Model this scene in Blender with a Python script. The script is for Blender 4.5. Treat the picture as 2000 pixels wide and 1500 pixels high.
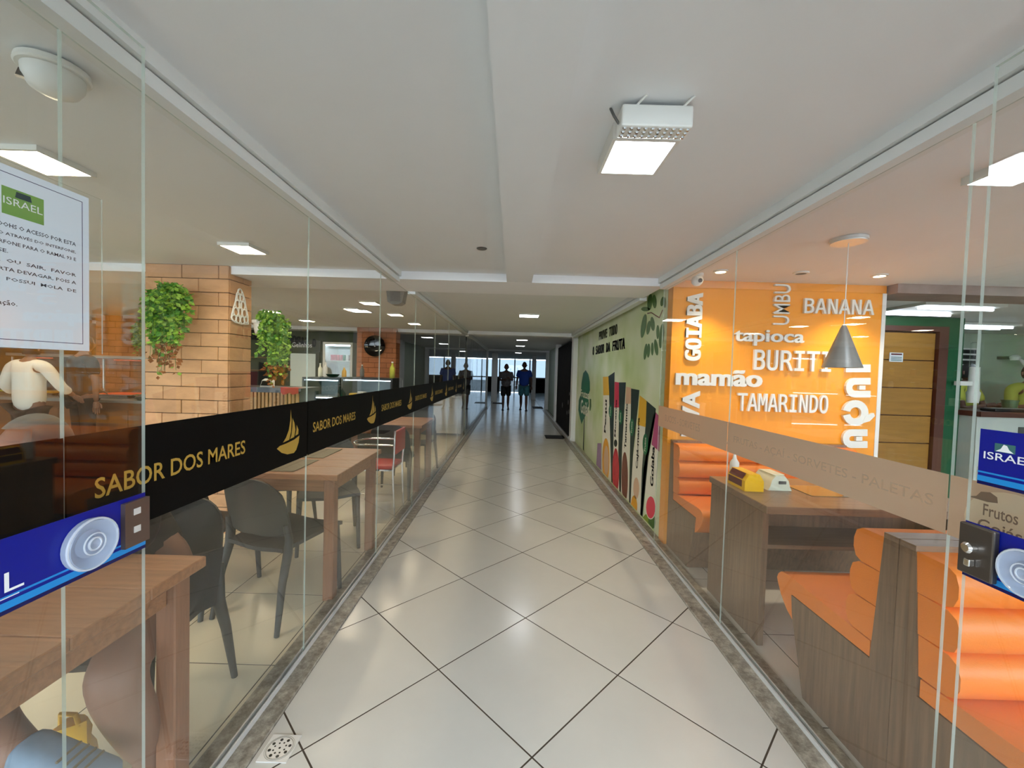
import bpy, bmesh, math, random, os
from mathutils import Vector, Matrix
for o in list(bpy.data.objects): bpy.data.objects.remove(o)
random.seed(7)
sc = bpy.context.scene
C = sc.collection
# ---------------------------------------------------------------- camera
H = 1.42; FPX = 794.92; PITCH, YAW, ROLL = -0.03218, -0.00189, 0.0287
def cam_axes():
    f = Vector((math.sin(YAW)*math.cos(PITCH), math.cos(YAW)*math.cos(PITCH), math.sin(PITCH)))
    r0 = Vector((math.cos(YAW), -math.sin(YAW), 0)); u0 = r0.cross(f)
    return math.cos(ROLL)*r0+math.sin(ROLL)*u0, -math.sin(ROLL)*r0+math.cos(ROLL)*u0, f
RT, UP, FW = cam_axes()
cam = bpy.data.cameras.new('camera'); camo = bpy.data.objects.new('camera', cam); C.objects.link(camo)
cam.sensor_fit = 'HORIZONTAL'; cam.sensor_width = 36.0; cam.lens = FPX*36.0/2000.0; cam.clip_start = 0.02; cam.clip_end = 300
m = Matrix.Identity(4)
for i in range(3): m[i][0] = RT[i]; m[i][1] = UP[i]; m[i][2] = -FW[i]
m[0][3], m[1][3], m[2][3] = 0, 0, H
camo.matrix_world = m
sc.camera = camo
# ---------------------------------------------------------------- world and exposure
sc.view_settings.view_transform = 'Standard'; sc.view_settings.look = 'None'
sc.view_settings.gamma = 1.0; sc.view_settings.use_curve_mapping = False
sc.view_settings.exposure = 0.32
W = bpy.data.worlds.new('world'); sc.world = W; W.use_nodes = True
bg = W.node_tree.nodes['Background']; bg.inputs[0].default_value = (0.80, 0.90, 1.0, 1); bg.inputs[1].default_value = 6.5
cy = sc.cycles
cy.use_denoising = True; cy.max_bounces = 8; cy.diffuse_bounces = 4; cy.glossy_bounces = 4; cy.use_adaptive_sampling = True; cy.adaptive_threshold = 0.02
cy.transmission_bounces = 8; cy.transparent_max_bounces = 40; cy.sample_clamp_indirect = 6.0
cy.caustics_reflective = False; cy.caustics_refractive = False

# ---------------------------------------------------------------- pixel to place (photo is 2000 x 1500)
CAM = Vector((0, 0, H))
def ray(x, y): return FW + RT*((x-1000)/FPX) - UP*((y-750)/FPX)
def onX(x, y, v): d = ray(x, y); return CAM + d*(v/d.x)
def onY(x, y, v): d = ray(x, y); return CAM + d*(v/d.y)
def onZ(x, y, v): d = ray(x, y); return CAM + d*((v-H)/d.z)

# ---------------------------------------------------------------- materials
def lin(c):
    f = lambda u: u/12.92 if u <= 0.04045 else ((u+0.055)/1.055)**2.4
    return tuple(f(v/255.0) for v in c[:3])+(1.0,)
MATS = {}
def newmat(name):
    m = bpy.data.materials.new(name); m.use_nodes = True; MATS[name] = m
    nt = m.node_tree; b = nt.nodes['Principled BSDF']
    return m, nt, b
def node(nt, t, **kw):
    n = nt.nodes.new(t)
    for k, v in kw.items(): setattr(n, k, v)
    return n
def setin(n, **kw):
    for k, v in kw.items(): n.inputs[k.replace('_', ' ')].default_value = v
def mat(name, col, rough=0.5, metal=0.0, noise=0.0, nscale=12.0, stretch=(1, 1, 1), bump=0.0, bscale=60.0, rnd=0.0, spec=0.5, emit=None, estr=0.0, alpha=1.0, coat=0.0, detail=4.0):
    """Principled colour with an optional grain (noise), relief (bump) and per-object variation (rnd)."""
    m, nt, b = newmat(name)
    c = lin(col)
    b.inputs['Base Color'].default_value = c; b.inputs['Roughness'].default_value = rough; b.inputs['Metallic'].default_value = metal
    b.inputs['Specular IOR Level'].default_value = spec; b.inputs['Alpha'].default_value = alpha
    if coat: b.inputs['Coat Weight'].default_value = coat
    if emit is not None: b.inputs['Emission Color'].default_value = lin(emit); b.inputs['Emission Strength'].default_value = estr
    if noise or bump or rnd:
        tc = node(nt, 'ShaderNodeTexCoord'); mp = node(nt, 'ShaderNodeMapping'); mp.inputs['Scale'].default_value = stretch
        oi = node(nt, 'ShaderNodeObjectInfo')
        add = node(nt, 'ShaderNodeVectorMath', operation='ADD')
        mul = node(nt, 'ShaderNodeVectorMath', operation='SCALE'); mul.inputs[0].default_value = (17.0, 31.0, 11.0)
        nt.links.new(oi.outputs['Random'], mul.inputs['Scale'])
        nt.links.new(tc.outputs['Object'], add.inputs[0]); nt.links.new(mul.outputs[0], add.inputs[1])
        nt.links.new(add.outputs[0], mp.inputs['Vector'])
    last = None
    if noise:
        n = node(nt, 'ShaderNodeTexNoise'); n.inputs['Scale'].default_value = nscale; n.inputs['Detail'].default_value = detail; n.inputs['Roughness'].default_value = 0.6
        nt.links.new(mp.outputs[0], n.inputs['Vector'])
        mr = node(nt, 'ShaderNodeMapRange'); mr.inputs['From Min'].default_value = 0.25; mr.inputs['From Max'].default_value = 0.75
        mr.inputs['To Min'].default_value = 1-noise; mr.inputs['To Max'].default_value = 1+noise
        nt.links.new(n.outputs['Fac'], mr.inputs['Value']); last = mr.outputs[0]
    if rnd:
        mr2 = node(nt, 'ShaderNodeMapRange'); mr2.inputs['To Min'].default_value = 1-rnd; mr2.inputs['To Max'].default_value = 1+rnd
        nt.links.new(oi.outputs['Random'], mr2.inputs['Value'])
        if last is None: last = mr2.outputs[0]
        else:
            mm = node(nt, 'ShaderNodeMath', operation='MULTIPLY'); nt.links.new(last, mm.inputs[0]); nt.links.new(mr2.outputs[0], mm.inputs[1]); last = mm.outputs[0]
    if last is not None:
        vs = node(nt, 'ShaderNodeVectorMath', operation='SCALE'); vs.inputs[0].default_value = c[:3]
        nt.links.new(last, vs.inputs['Scale']); nt.links.new(vs.outputs[0], b.inputs['Base Color'])
    if bump:
        n2 = node(nt, 'ShaderNodeTexNoise'); n2.inputs['Scale'].default_value = bscale; n2.inputs['Detail'].default_value = 3
        nt.links.new(mp.outputs[0], n2.inputs['Vector'])
        bp = node(nt, 'ShaderNodeBump'); bp.inputs['Strength'].default_value = bump; bp.inputs['Distance'].default_value = 0.01
        nt.links.new(n2.outputs['Fac'], bp.inputs['Height']); nt.links.new(bp.outputs[0], b.inputs['Normal'])
    return m
def mat_glass(name, tint=(0.965, 0.972, 0.965), rough=0.0):
    """Thin clear pane: Fresnel share mirrored, the rest passes straight through."""
    m, nt, b = newmat(name); nt.nodes.remove(b)
    out = nt.nodes['Material Output']
    geo = node(nt, 'ShaderNodeNewGeometry')
    ior = node(nt, 'ShaderNodeMapRange'); ior.inputs['To Min'].default_value = 1.42; ior.inputs['To Max'].default_value = 1/1.42
    nt.links.new(geo.outputs['Backfacing'], ior.inputs['Value'])
    fr = node(nt, 'ShaderNodeFresnel'); nt.links.new(ior.outputs[0], fr.inputs['IOR'])
    tr = node(nt, 'ShaderNodeBsdfTransparent'); tr.inputs[0].default_value = tint+(1,)
    gl = node(nt, 'ShaderNodeBsdfGlossy'); gl.inputs['Roughness'].default_value = rough; gl.inputs['Color'].default_value = (1, 1, 1, 1)
    mx = node(nt, 'ShaderNodeMixShader')
    nt.links.new(fr.outputs[0], mx.inputs[0]); nt.links.new(tr.outputs[0], mx.inputs[1]); nt.links.new(gl.outputs[0], mx.inputs[2])
    nt.links.new(mx.outputs[0], out.inputs[0])
    return m
def mat_film(name, col, clear, trans):
    """Frosted film: part clear, part light let through diffusely, part plain reflecting."""
    m, nt, b = newmat(name); nt.nodes.remove(b)
    out = nt.nodes['Material Output']
    tp = node(nt, 'ShaderNodeBsdfTransparent'); tl = node(nt, 'ShaderNodeBsdfTranslucent'); df = node(nt, 'ShaderNodeBsdfDiffuse')
    tl.inputs[0].default_value = lin(col); df.inputs[0].default_value = lin(col); tp.inputs[0].default_value = lin(col)
    a = node(nt, 'ShaderNodeMixShader'); a.inputs[0].default_value = trans
    nt.links.new(df.outputs[0], a.inputs[1]); nt.links.new(tl.outputs[0], a.inputs[2])
    c = node(nt, 'ShaderNodeMixShader'); c.inputs[0].default_value = clear
    nt.links.new(a.outputs[0], c.inputs[1]); nt.links.new(tp.outputs[0], c.inputs[2])
    nt.links.new(c.outputs[0], out.inputs[0])
    return m
def mat_lamp(name, col, strength):
    m, nt, b = newmat(name); nt.nodes.remove(b)
    e = node(nt, 'ShaderNodeEmission'); e.inputs[0].default_value = lin(col); e.inputs[1].default_value = strength
    nt.links.new(e.outputs[0], nt.nodes['Material Output'].inputs[0])
    return m
def mat_granite(name):
    m, nt, b = newmat(name)
    tc = node(nt, 'ShaderNodeTexCoord')
    n1 = node(nt, 'ShaderNodeTexNoise'); setin(n1, Scale=22.0, Detail=8.0, Roughness=0.75); nt.links.new(tc.outputs['Object'], n1.inputs['Vector'])
    r = node(nt, 'ShaderNodeValToRGB'); nt.links.new(n1.outputs['Fac'], r.inputs[0])
    e = r.color_ramp.elements; e[0].position = 0.3; e[0].color = lin((92, 84, 74)); e[1].position = 0.72; e[1].color = lin((206, 198, 182))
    k = r.color_ramp.elements.new(0.5); k.color = lin((152, 144, 130))
    nt.links.new(r.outputs[0], b.inputs['Base Color']); b.inputs['Roughness'].default_value = 0.32
    return m
def mat_mural(name):
    m, nt, b = newmat(name)
    tc = node(nt, 'ShaderNodeTexCoord'); n1 = node(nt, 'ShaderNodeTexNoise'); setin(n1, Scale=1.6, Detail=2.0)
    nt.links.new(tc.outputs['Object'], n1.inputs['Vector'])
    r = node(nt, 'ShaderNodeValToRGB'); nt.links.new(n1.outputs['Fac'], r.inputs[0])
    e = r.color_ramp.elements; e[0].position = 0.3; e[0].color = lin((186, 204, 124)); e[1].position = 0.7; e[1].color = lin((230, 234, 204))
    nt.links.new(r.outputs[0], b.inputs['Base Color']); b.inputs['Roughness'].default_value = 0.35
    return m
mat('paint_ceiling', (234, 236, 237), 0.8, noise=0.025, nscale=1.5, bump=0.05, bscale=30)
mat('paint_beam', (248, 248, 250), 0.7, noise=0.02, nscale=3)
mat('paint_trim', (226, 228, 226), 0.6)
mat('paint_white', (235, 235, 232), 0.55)
mat('paint_dusty', (150, 128, 118), 0.8, noise=0.25, nscale=5)
mat('paint_orange', (250, 160, 0), 0.45, noise=0.03, nscale=2)
mat('paint_green', (0, 84, 44), 0.6)
mat('paint_pale_green', (176, 190, 168), 0.6, noise=0.06, nscale=2)
mat('paint_dark', (58, 62, 62), 0.7, noise=0.1, nscale=3)
mat('paint_warm_dark', (98, 80, 58), 0.7, noise=0.2, nscale=3)
mat('tile_porcelain', (212, 208, 198), 0.2, noise=0.045, nscale=2.2, rnd=0.025, spec=0.5, detail=6)
mat('tile_warm', (226, 214, 184), 0.24, noise=0.045, nscale=2.2, rnd=0.025, detail=6)
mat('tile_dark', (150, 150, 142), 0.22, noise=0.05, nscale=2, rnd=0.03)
mat('grout', (74, 62, 48), 0.9)
mat('pavement', (112, 112, 110), 0.9, noise=0.1, nscale=4)
mat_granite('granite')
mat('aluminium', (226, 226, 224), 0.35, metal=0.35)
mat('steel', (176, 176, 172), 0.38, metal=0.6, noise=0.05, nscale=3, stretch=(1, 1, 20))
mat('steel_dark', (104, 98, 92), 0.35, metal=0.8)
mat('chrome', (225, 225, 225), 0.08, metal=1.0)
mat('bronze_plate', (128, 112, 104), 0.4, metal=0.8)
mat_glass('glass')
mat_glass('glass_tinted', (0.31, 0.35, 0.38))
mat_film('glass_edge', (226, 238, 230), 0.5, 0.4)
mat('vinyl_black', (6, 6, 6), 0.6, spec=0.12)
mat('gold', (196, 160, 70), 0.45, metal=0.25)
mat_film('frosted_film', (216, 196, 172), 0.10, 0.55)
mat_film('film_clear', (245, 232, 214), 0.55, 0.6)
mat_film('film_cream', (238, 226, 200), 0.05, 0.5)
mat('film_print', (120, 100, 82), 0.5)
mat('blue_print', (12, 26, 140), 0.3)
mat('blue_dark', (6, 14, 84), 0.3)
mat('cyan_print', (32, 140, 214), 0.3)
mat('white_print', (240, 242, 245), 0.4)
mat('teal_print', (60, 110, 110), 0.4)
mat('paper', (232, 238, 246), 0.7)
mat('ink', (46, 48, 62), 0.7)
mat('logo_green', (122, 166, 74), 0.6)
mat('logo_dark', (40, 66, 70), 0.6)
mat_glass('acrylic', (0.97, 0.98, 0.98))
mat('wood_table', (158, 108, 72), 0.4, noise=0.32, nscale=7, stretch=(0.6, 9, 9), rnd=0.06, bump=0.06, bscale=40)
mat('wood_leg', (142, 96, 68), 0.45, noise=0.25, nscale=7, stretch=(9, 9, 0.6), bump=0.05)
mat('laminate', (124, 96, 72), 0.5, noise=0.34, nscale=6, stretch=(9, 9, 0.5), rnd=0.03)
mat('laminate_top', (132, 104, 80), 0.3, noise=0.25, nscale=6, stretch=(0.6, 9, 9))
mat('vinyl_orange', (240, 132, 42), 0.42, bump=0.12, bscale=220, noise=0.03, nscale=8)
mat('plastic_dark', (40, 42, 41), 0.5)
mat('vinyl_red', (196, 44, 40), 0.4)
mat('placemat', (104, 92, 66), 0.55, bump=0.2, bscale=200)
mat('brick', (204, 156, 112), 0.8, noise=0.16, nscale=6, rnd=0.10, bump=0.3, bscale=30, stretch=(1, 1, 2))
mat('brick_red', (182, 118, 78), 0.8, noise=0.16, nscale=6, rnd=0.12, bump=0.3, bscale=30)
mat('mortar', (64, 46, 34), 0.9)
mat('leaf_green', (134, 176, 58), 0.5, noise=0.35, nscale=9)
mat('leaf_dark', (74, 132, 44), 0.5, noise=0.3, nscale=9)
mat('leaf_dry', (150, 88, 36), 0.6, noise=0.25, nscale=9)
mat('white_plastic', (232, 232, 226), 0.35)
mat('black_plastic', (20, 20, 21), 0.35)
mat('black_glass', (6, 6, 7), 0.05, spec=0.7)
mat('grey_plastic', (92, 92, 88), 0.5)
mat_lamp('lamp_white', (245, 250, 255), 20.0)
mat_lamp('lamp_warm', (255, 234, 200), 62.0)
mat_lamp('lamp_cool', (226, 240, 255), 15.0)
mat_lamp('lamp_case', (214, 236, 255), 9.0)
mat_lamp('lamp_spot', (255, 226, 170), 26.0)
mat_lamp('glow_orange', (255, 110, 60), 0.5)
mat_mural('mural_paint')
mat('yellow', (250, 196, 6), 0.4)
mat('maroon', (96, 22, 26), 0.5)
mat('cream_plastic', (226, 230, 208), 0.35)
mat('door_wood', (168, 118, 40), 0.5, noise=0.16, nscale=4, stretch=(0.7, 1, 6))
mat('frame_brown', (88, 44, 30), 0.5)
mat('slat_wood', (196, 150, 88), 0.5, noise=0.2, nscale=6, stretch=(6, 6, 0.6), rnd=0.1)
mat('counter_dark', (40, 44, 44), 0.3)
mat('buffet_wood', (126, 84, 50), 0.5, noise=0.3, nscale=3, stretch=(0.6, 1, 4))
mat('skin', (134, 96, 76), 0.55)
mat('skin_dark', (88, 58, 44), 0.55)
mat('hair', (22, 18, 16), 0.7)
mat('hair_grey', (96, 92, 86), 0.7)
mat('shirt_white', (226, 220, 206), 0.8, bump=0.1, bscale=40)
mat('shirt_black', (32, 30, 28), 0.8, bump=0.1, bscale=40)
mat('shirt_blue', (20, 60, 150), 0.8)
mat('shirt_grey', (104, 98, 100), 0.8, noise=0.5, nscale=14)
mat('shirt_lime', (168, 174, 66), 0.8)
mat('shorts_black', (16, 16, 18), 0.8)
mat('shorts_teal', (52, 108, 120), 0.8, noise=0.3, nscale=12)
mat('trousers', (60, 44, 34), 0.8)
mat('denim', (112, 134, 156), 0.8, noise=0.15, nscale=20)
mat('rubber', (18, 18, 18), 0.8)
mat('poster_dark', (26, 22, 20), 0.85, noise=0.5, nscale=3, spec=0.1)
mat('fridge_inside', (226, 238, 236), 0.4)
mat('can_red', (196, 30, 44), 0.35)
mat('can_green', (30, 110, 60), 0.35)
mat('bottle_amber', (206, 160, 60), 0.3)
mat('bucket_green', (70, 110, 70), 0.5)
mat('tile_white', (212, 216, 208), 0.3)
mat('cloth_red', (204, 60, 56), 0.8)
mat('mural_dark', (22, 44, 30), 0.4); mat('mural_white', (232, 228, 208), 0.4); mat('mural_gold', (226, 176, 36), 0.4)
mat('mural_pink', (206, 48, 76), 0.4); mat('mural_beige', (214, 176, 140), 0.4); mat('mural_purple', (178, 74, 118), 0.4)
mat('mural_red', (196, 38, 48), 0.4, noise=0.25, nscale=14); mat('mural_brown', (122, 66, 40), 0.4, noise=0.3, nscale=14)
mat('mural_yellow', (236, 168, 40), 0.4, noise=0.15, nscale=14); mat('mural_leaf', (78, 116, 52), 0.4, noise=0.25, nscale=14)
mat('mural_lilac', (160, 128, 160), 0.4, noise=0.2, nscale=14); mat('mural_guava', (224, 66, 84), 0.4)
mat('mural_lime', (140, 160, 50), 0.4); mat('mural_logo', (0, 106, 60), 0.4); mat('mural_ink', (30, 40, 28), 0.4); mat('mural_grey', (106, 116, 84), 0.4)
M = MATS

# ---------------------------------------------------------------- mesh tools
def woff(p):
    v = Vector((0, 0, 0))
    while p is not None: v += p.location; p = p.parent
    return v
class MB:
    def __init__(s): s.v = []; s.f = []; s.m = []
    def add(s, vs, fs, mi=0):
        n = len(s.v); s.v += [Vector(v) for v in vs]; s.f += [[n+i for i in f] for f in fs]; s.m += [mi]*len(fs)
    def box(s, x0, y0, z0, x1, y1, z1, mi=0):
        s.add([(x0, y0, z0), (x1, y0, z0), (x1, y1, z0), (x0, y1, z0), (x0, y0, z1), (x1, y0, z1), (x1, y1, z1), (x0, y1, z1)],
              [(0, 3, 2, 1), (4, 5, 6, 7), (0, 1, 5, 4), (1, 2, 6, 5), (2, 3, 7, 6), (3, 0, 4, 7)], mi); return s
    def slabx(s, x0, y0, z0, x1, y1, z1):     # pane: big faces material 0, edges material 1
        s.box(x0, y0, z0, x1, y1, z1)
        for k, i in enumerate(range(len(s.m)-6, len(s.m))): s.m[i] = 0 if k in (3, 5) else 1
        return s
    def rbox(s, x0, y0, z0, x1, y1, z1, r=0.01, seg=2, mi=0):
        bm = bmesh.new(); bmesh.ops.create_cube(bm, size=1.0)
        for v in bm.verts: v.co = Vector(((x0+x1)/2+v.co.x*(x1-x0), (y0+y1)/2+v.co.y*(y1-y0), (z0+z1)/2+v.co.z*(z1-z0)))
        bmesh.ops.bevel(bm, geom=list(bm.edges), offset=r, segments=seg, affect='EDGES', profile=0.5)
        s.frombm(bm, mi); return s
    def frombm(s, bm, mi=0):
        bm.verts.index_update()
        s.add([v.co.copy() for v in bm.verts], [[v.index for v in f.verts] for f in bm.faces], mi); bm.free(); return s
    def tube(s, pts, r, n=8, mi=0, caps=True, closed=False):
        pts = [Vector(p) for p in pts]; rs = r if isinstance(r, (list, tuple)) else [r]*len(pts)
        rings = []; prev = None
        for i, p in enumerate(pts):
            if closed: d = pts[(i+1) % len(pts)]-pts[i-1]
            else: d = pts[min(i+1, len(pts)-1)]-pts[max(i-1, 0)]
            d.normalize()
            if prev is None: a = d.orthogonal().normalized()
            else:
                a = prev-d*prev.dot(d)
                a = a.normalized() if a.length > 1e-6 else d.orthogonal().normalized()
            prev = a; b = d.cross(a)
            rings.append([p+(a*math.cos(2*math.pi*k/n)+b*math.sin(2*math.pi*k/n))*rs[i] for k in range(n)])
        vs = [v for rg in rings for v in rg]; fs = []
        L = len(rings)
        for i in range(L if closed else L-1):
            j = (i+1) % L
            for k in range(n): fs.append((i*n+k, i*n+(k+1) % n, j*n+(k+1) % n, j*n+k))
        if caps and not closed: fs.append(list(range(n))[::-1]); fs.append([(L-1)*n+k for k in range(n)])
        s.add(vs, fs, mi); return s
    def lathe(s, prof, o=(0, 0, 0), n=24, mi=0, cap=True):
        o = Vector(o); vs = []; fs = []
        for r, z in prof:
            for k in range(n): vs.append(o+Vector((r*math.cos(2*math.pi*k/n), r*math.sin(2*math.pi*k/n), z)))
        for i in range(len(prof)-1):
            for k in range(n): fs.append((i*n+k, i*n+(k+1) % n, (i+1)*n+(k+1) % n, (i+1)*n+k))
        if cap:
            fs.append(list(range(n))[::-1]); fs.append([(len(prof)-1)*n+k for k in range(n)])
        s.add(vs, fs, mi); return s
    def prism(s, pts, d, mi=0):      # polygon given in space, thickened along d
        d = Vector(d); n = len(pts); p = [Vector(q) for q in pts]
        s.add(p+[q+d for q in p], [list(range(n))[::-1], [n+i for i in range(n)]]+[(i, (i+1) % n, n+(i+1) % n, n+i) for i in range(n)], mi); return s
    def xform(s, f):
        s.v = [Vector(f(v)) for v in s.v]; return s
    def mesh(s, name, mats, smooth=None, off=None):
        me = bpy.data.meshes.new(name)
        vs = [(v-off) if off is not None else v for v in s.v]
        me.from_pydata([tuple(v) for v in vs], [], s.f)
        for mm in mats: me.materials.append(M[mm] if isinstance(mm, str) else mm)
        if len(mats) > 1: me.polygons.foreach_set('material_index', s.m)
        bm = bmesh.new(); bm.from_mesh(me); bmesh.ops.recalc_face_normals(bm, faces=bm.faces); bm.to_mesh(me); bm.free()
        if smooth is not None:
            me.shade_smooth(); me.set_sharp_from_angle(angle=math.radians(smooth))
        me.update(); return me
    def build(s, name, mats, parent=None, smooth=None, world=True, at=None):
        """world=True: the points are world points; the object still sits at its parent's (or its own) base."""
        if not isinstance(mats, (list, tuple)): mats = [mats]
        if parent is not None: off = woff(parent) if world else None; loc = Vector((0, 0, 0))
        else:
            if at is None:
                xs = [v.x for v in s.v]; ys = [v.y for v in s.v]; at = ((min(xs)+max(xs))/2, (min(ys)+max(ys))/2, min(v.z for v in s.v))
            loc = Vector(at); off = loc if world else None
        o = bpy.data.objects.new(name, s.mesh(name, mats, smooth, off)); C.objects.link(o)
        o.location = loc; o.parent = parent
        return o
def tag(o, label=None, cat=None, group=None, kind=None):
    if label: o['label'] = label
    if cat: o['category'] = cat
    if group: o['group'] = group
    if kind: o['kind'] = kind
    return o
def thing(name, label, cat, loc=(0, 0, 0), rz=0.0, group=None, kind=None):
    o = bpy.data.objects.new(name, None); C.objects.link(o); o.location = loc; o.rotation_euler = (0, 0, rz); o.empty_display_size = 0.1
    return tag(o, label, cat, group, kind)
def struct(name, mb, mats, label=None, smooth=None):
    o = mb.build(name, mats, smooth=smooth); o['kind'] = 'structure'
    if label: o['label'] = label
    return o
def dup(root, loc, rz, label=None, group=None):
    r = root.copy(); C.objects.link(r); r.location = loc; r.rotation_euler = (0, 0, rz)
    if label: r['label'] = label
    if group: r['group'] = group
    for ch in list(root.children):
        c = ch.copy(); C.objects.link(c); c.parent = r
        for g in list(ch.children):
            d = g.copy(); C.objects.link(d); d.parent = c
    return r
def B(*a): return MB().box(*a)

# ---------------------------------------------------------------- lettering
FONTDIR = bpy.utils.system_resource('DATAFILES', path='fonts') or ''
def font(fn):
    try:
        p = os.path.join(FONTDIR, fn)
        return bpy.data.fonts.load(p, check_existing=True) if os.path.exists(p) else None
    except Exception: return None
MONO = font('DejaVuSansMono.woff2')
def text_geo(s, fnt=None, bold=0.0, depth=0.0, res=3):
    cu = bpy.data.curves.new('t', 'FONT'); cu.body = s; cu.size = 1.0; cu.resolution_u = res; cu.offset = bold; cu.extrude = depth; cu.fill_mode = 'BOTH' if depth else 'FRONT'
    if fnt: cu.font = fnt
    o = bpy.data.objects.new('t', cu); C.objects.link(o)
    dg = bpy.context.evaluated_depsgraph_get(); dg.update()
    me = bpy.data.meshes.new_from_object(o.evaluated_get(dg))
    vs = [v.co.copy() for v in me.vertices]; fs = [list(p.vertices) for p in me.polygons]
    bpy.data.objects.remove(o); bpy.data.curves.remove(cu); bpy.data.meshes.remove(me)
    return vs, fs
def text_mb(s, O, R, U, w, h, depth=0.0, fnt=None, bold=0.0, res=3, fat=0.0):
    """Lettering fitted into the w x h box whose lower left corner is O; R runs along the line, U up. frame: string that sets the bounds."""
    vs, fs = text_geo(s, fnt, bold, 0.5 if depth else 0.0, res)
    if fat:
        n_ = len(vs); b_v, b_f = list(vs), list(fs)
        for k_, dx in enumerate((-fat, fat)):
            o_ = len(vs); vs = vs+[v*1.0+Vector((dx, 0, (-0.02 if v.z > 0 else 0.02)*(k_+1) if depth else 0)) for v in b_v]; fs = fs+[[i+o_ for i in f] for f in b_f]
    x0 = min(v.x for v in vs); x1 = max(v.x for v in vs); y0 = min(v.y for v in vs); y1 = max(v.y for v in vs)
    O = Vector(O); R = Vector(R); U = Vector(U); N = R.cross(U)
    mb = MB()
    mb.add([O+R*((v.x-x0)/(x1-x0)*w)+U*((v.y-y0)/(y1-y0)*h)+N*((v.z+0.5)*depth if depth else 0.0) for v in vs], fs)
    return mb
def islands(mb, R, O):
    """Split word geometry into letters: loose pieces whose spans along R overlap belong to one letter."""
    par = list(range(len(mb.v)))
    def find(a):
        while par[a] != a: par[a] = par[par[a]]; a = par[a]
        return a
    key = {}
    for i, v in enumerate(mb.v):
        k = (round(v.x, 5), round(v.y, 5), round(v.z, 5))
        if k in key: par[find(i)] = find(key[k])
        else: key[k] = i
    for f in mb.f:
        for a in f[1:]: par[find(a)] = find(f[0])
    comp = {}
    for fi, f in enumerate(mb.f): comp.setdefault(find(f[0]), []).append(fi)
    R = Vector(R); O = Vector(O); spans = []
    for c, fl in comp.items():
        xs = [(mb.v[i]-O).dot(R) for fi in fl for i in mb.f[fi]]
        spans.append([min(xs), max(xs), list(fl)])
    spans.sort(key=lambda t: t[0]); out = []
    for t in spans:
        if out and t[0] < out[-1][1]-0.35*min(t[1]-t[0], out[-1][1]-out[-1][0]): out[-1][1] = max(out[-1][1], t[1]); out[-1][2] += t[2]
        else: out.append(t)
    res = []
    for a, b, fl in out:
        q = MB(); ids = {}
        for fi in fl:
            for i in mb.f[fi]:
                if i not in ids: ids[i] = len(q.v); q.v.append(mb.v[i])
            q.f.append([ids[i] for i in mb.f[fi]]); q.m.append(0)
        res.append(q)
    return res
# ---------------------------------------------------------------- polygons
def clip(poly, x0, x1, y0, y1):
    for ax, lim, sg in ((0, x0, 1), (0, x1, -1), (1, y0, 1), (1, y1, -1)):
        out = []
        for i, p in enumerate(poly):
            q = poly[(i+1) % len(poly)]; a = (p[ax]-lim)*sg; b = (q[ax]-lim)*sg
            if a >= 0: out.append(p)
            if a*b < 0:
                t = a/(a-b); out.append((p[0]+(q[0]-p[0])*t, p[1]+(q[1]-p[1])*t))
        poly = out
        if len(poly) < 3: return []
    return poly
def area(p): return abs(sum(p[i][0]*p[(i+1) % len(p)][1]-p[(i+1) % len(p)][0]*p[i][1] for i in range(len(p))))/2

# ================================================================ SETTING
XL, XR, ZC, ZB = -0.985, 1.213, 2.21, 2.145
GY0 = -0.6
CY0 = -1.9      # unseen ceiling overhang, added as a canopy so daylight enters low
ground = struct('pavement', B(-14, -30, -0.30, 14, GY0, -0.02), 'pavement', 'grey pavement outside the entrance')
struct('pavement_far', B(-14, 27.0, -0.30, 14, 60, -0.02), 'pavement', 'bright pavement beyond the far doors')
fl = struct('floor', B(-0.90, GY0, -0.10, 1.12, 27.0, -0.0008), 'grout', 'cream porcelain tiles laid diagonally along the passage')
SZ, TH, GX, GYo, GAP = 0.5985, 0.78339, 0.1102, 1.4544, 0.0068
e1 = (SZ*math.cos(TH), SZ*math.sin(TH)); e2 = (-SZ*math.sin(TH), SZ*math.cos(TH))
shared = None
tiles = []
for i in range(-4, 34):
    for j in range(-4, 34):
        P0 = (GX+i*e1[0]+j*e2[0], GYo+i*e1[1]+j*e2[1])
        g = GAP/2/SZ
        cor = [(a, b) for a, b in ((g, g), (1-g, g), (1-g, 1-g), (g, 1-g))]
        poly = [(P0[0]+a*e1[0]+b*e2[0], P0[1]+a*e1[1]+b*e2[1]) for a, b in cor]
        cp = clip(poly, -0.895, 1.113, 0.05, 16.0)
        if len(cp) < 3 or area(cp) < 0.002: continue
        tiles.append((P0, poly, cp))
for P0, poly, cp in tiles:
    if abs(area(cp)-area(poly)) < 1e-6:
        if shared is None:
            shared = MB().prism([(x-P0[0], y-P0[1], -0.008) for x, y in poly], (0, 0, 0.008)).mesh('tile', ['tile_porcelain'])
        o = bpy.data.objects.new('tile', shared); C.objects.link(o); o.parent = fl
        o.location = Vector((P0[0], P0[1], 0))-fl.location
    else:
        MB().prism([(x, y, -0.008) for x, y in cp], (0, 0, 0.008)).build('tile', 'tile_porcelain', fl)
tl = MB().box(-0.895, 16.02, -0.008, 1.113, 27.0, 0.0).build('tile_field', 'tile_porcelain', fl)
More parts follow.
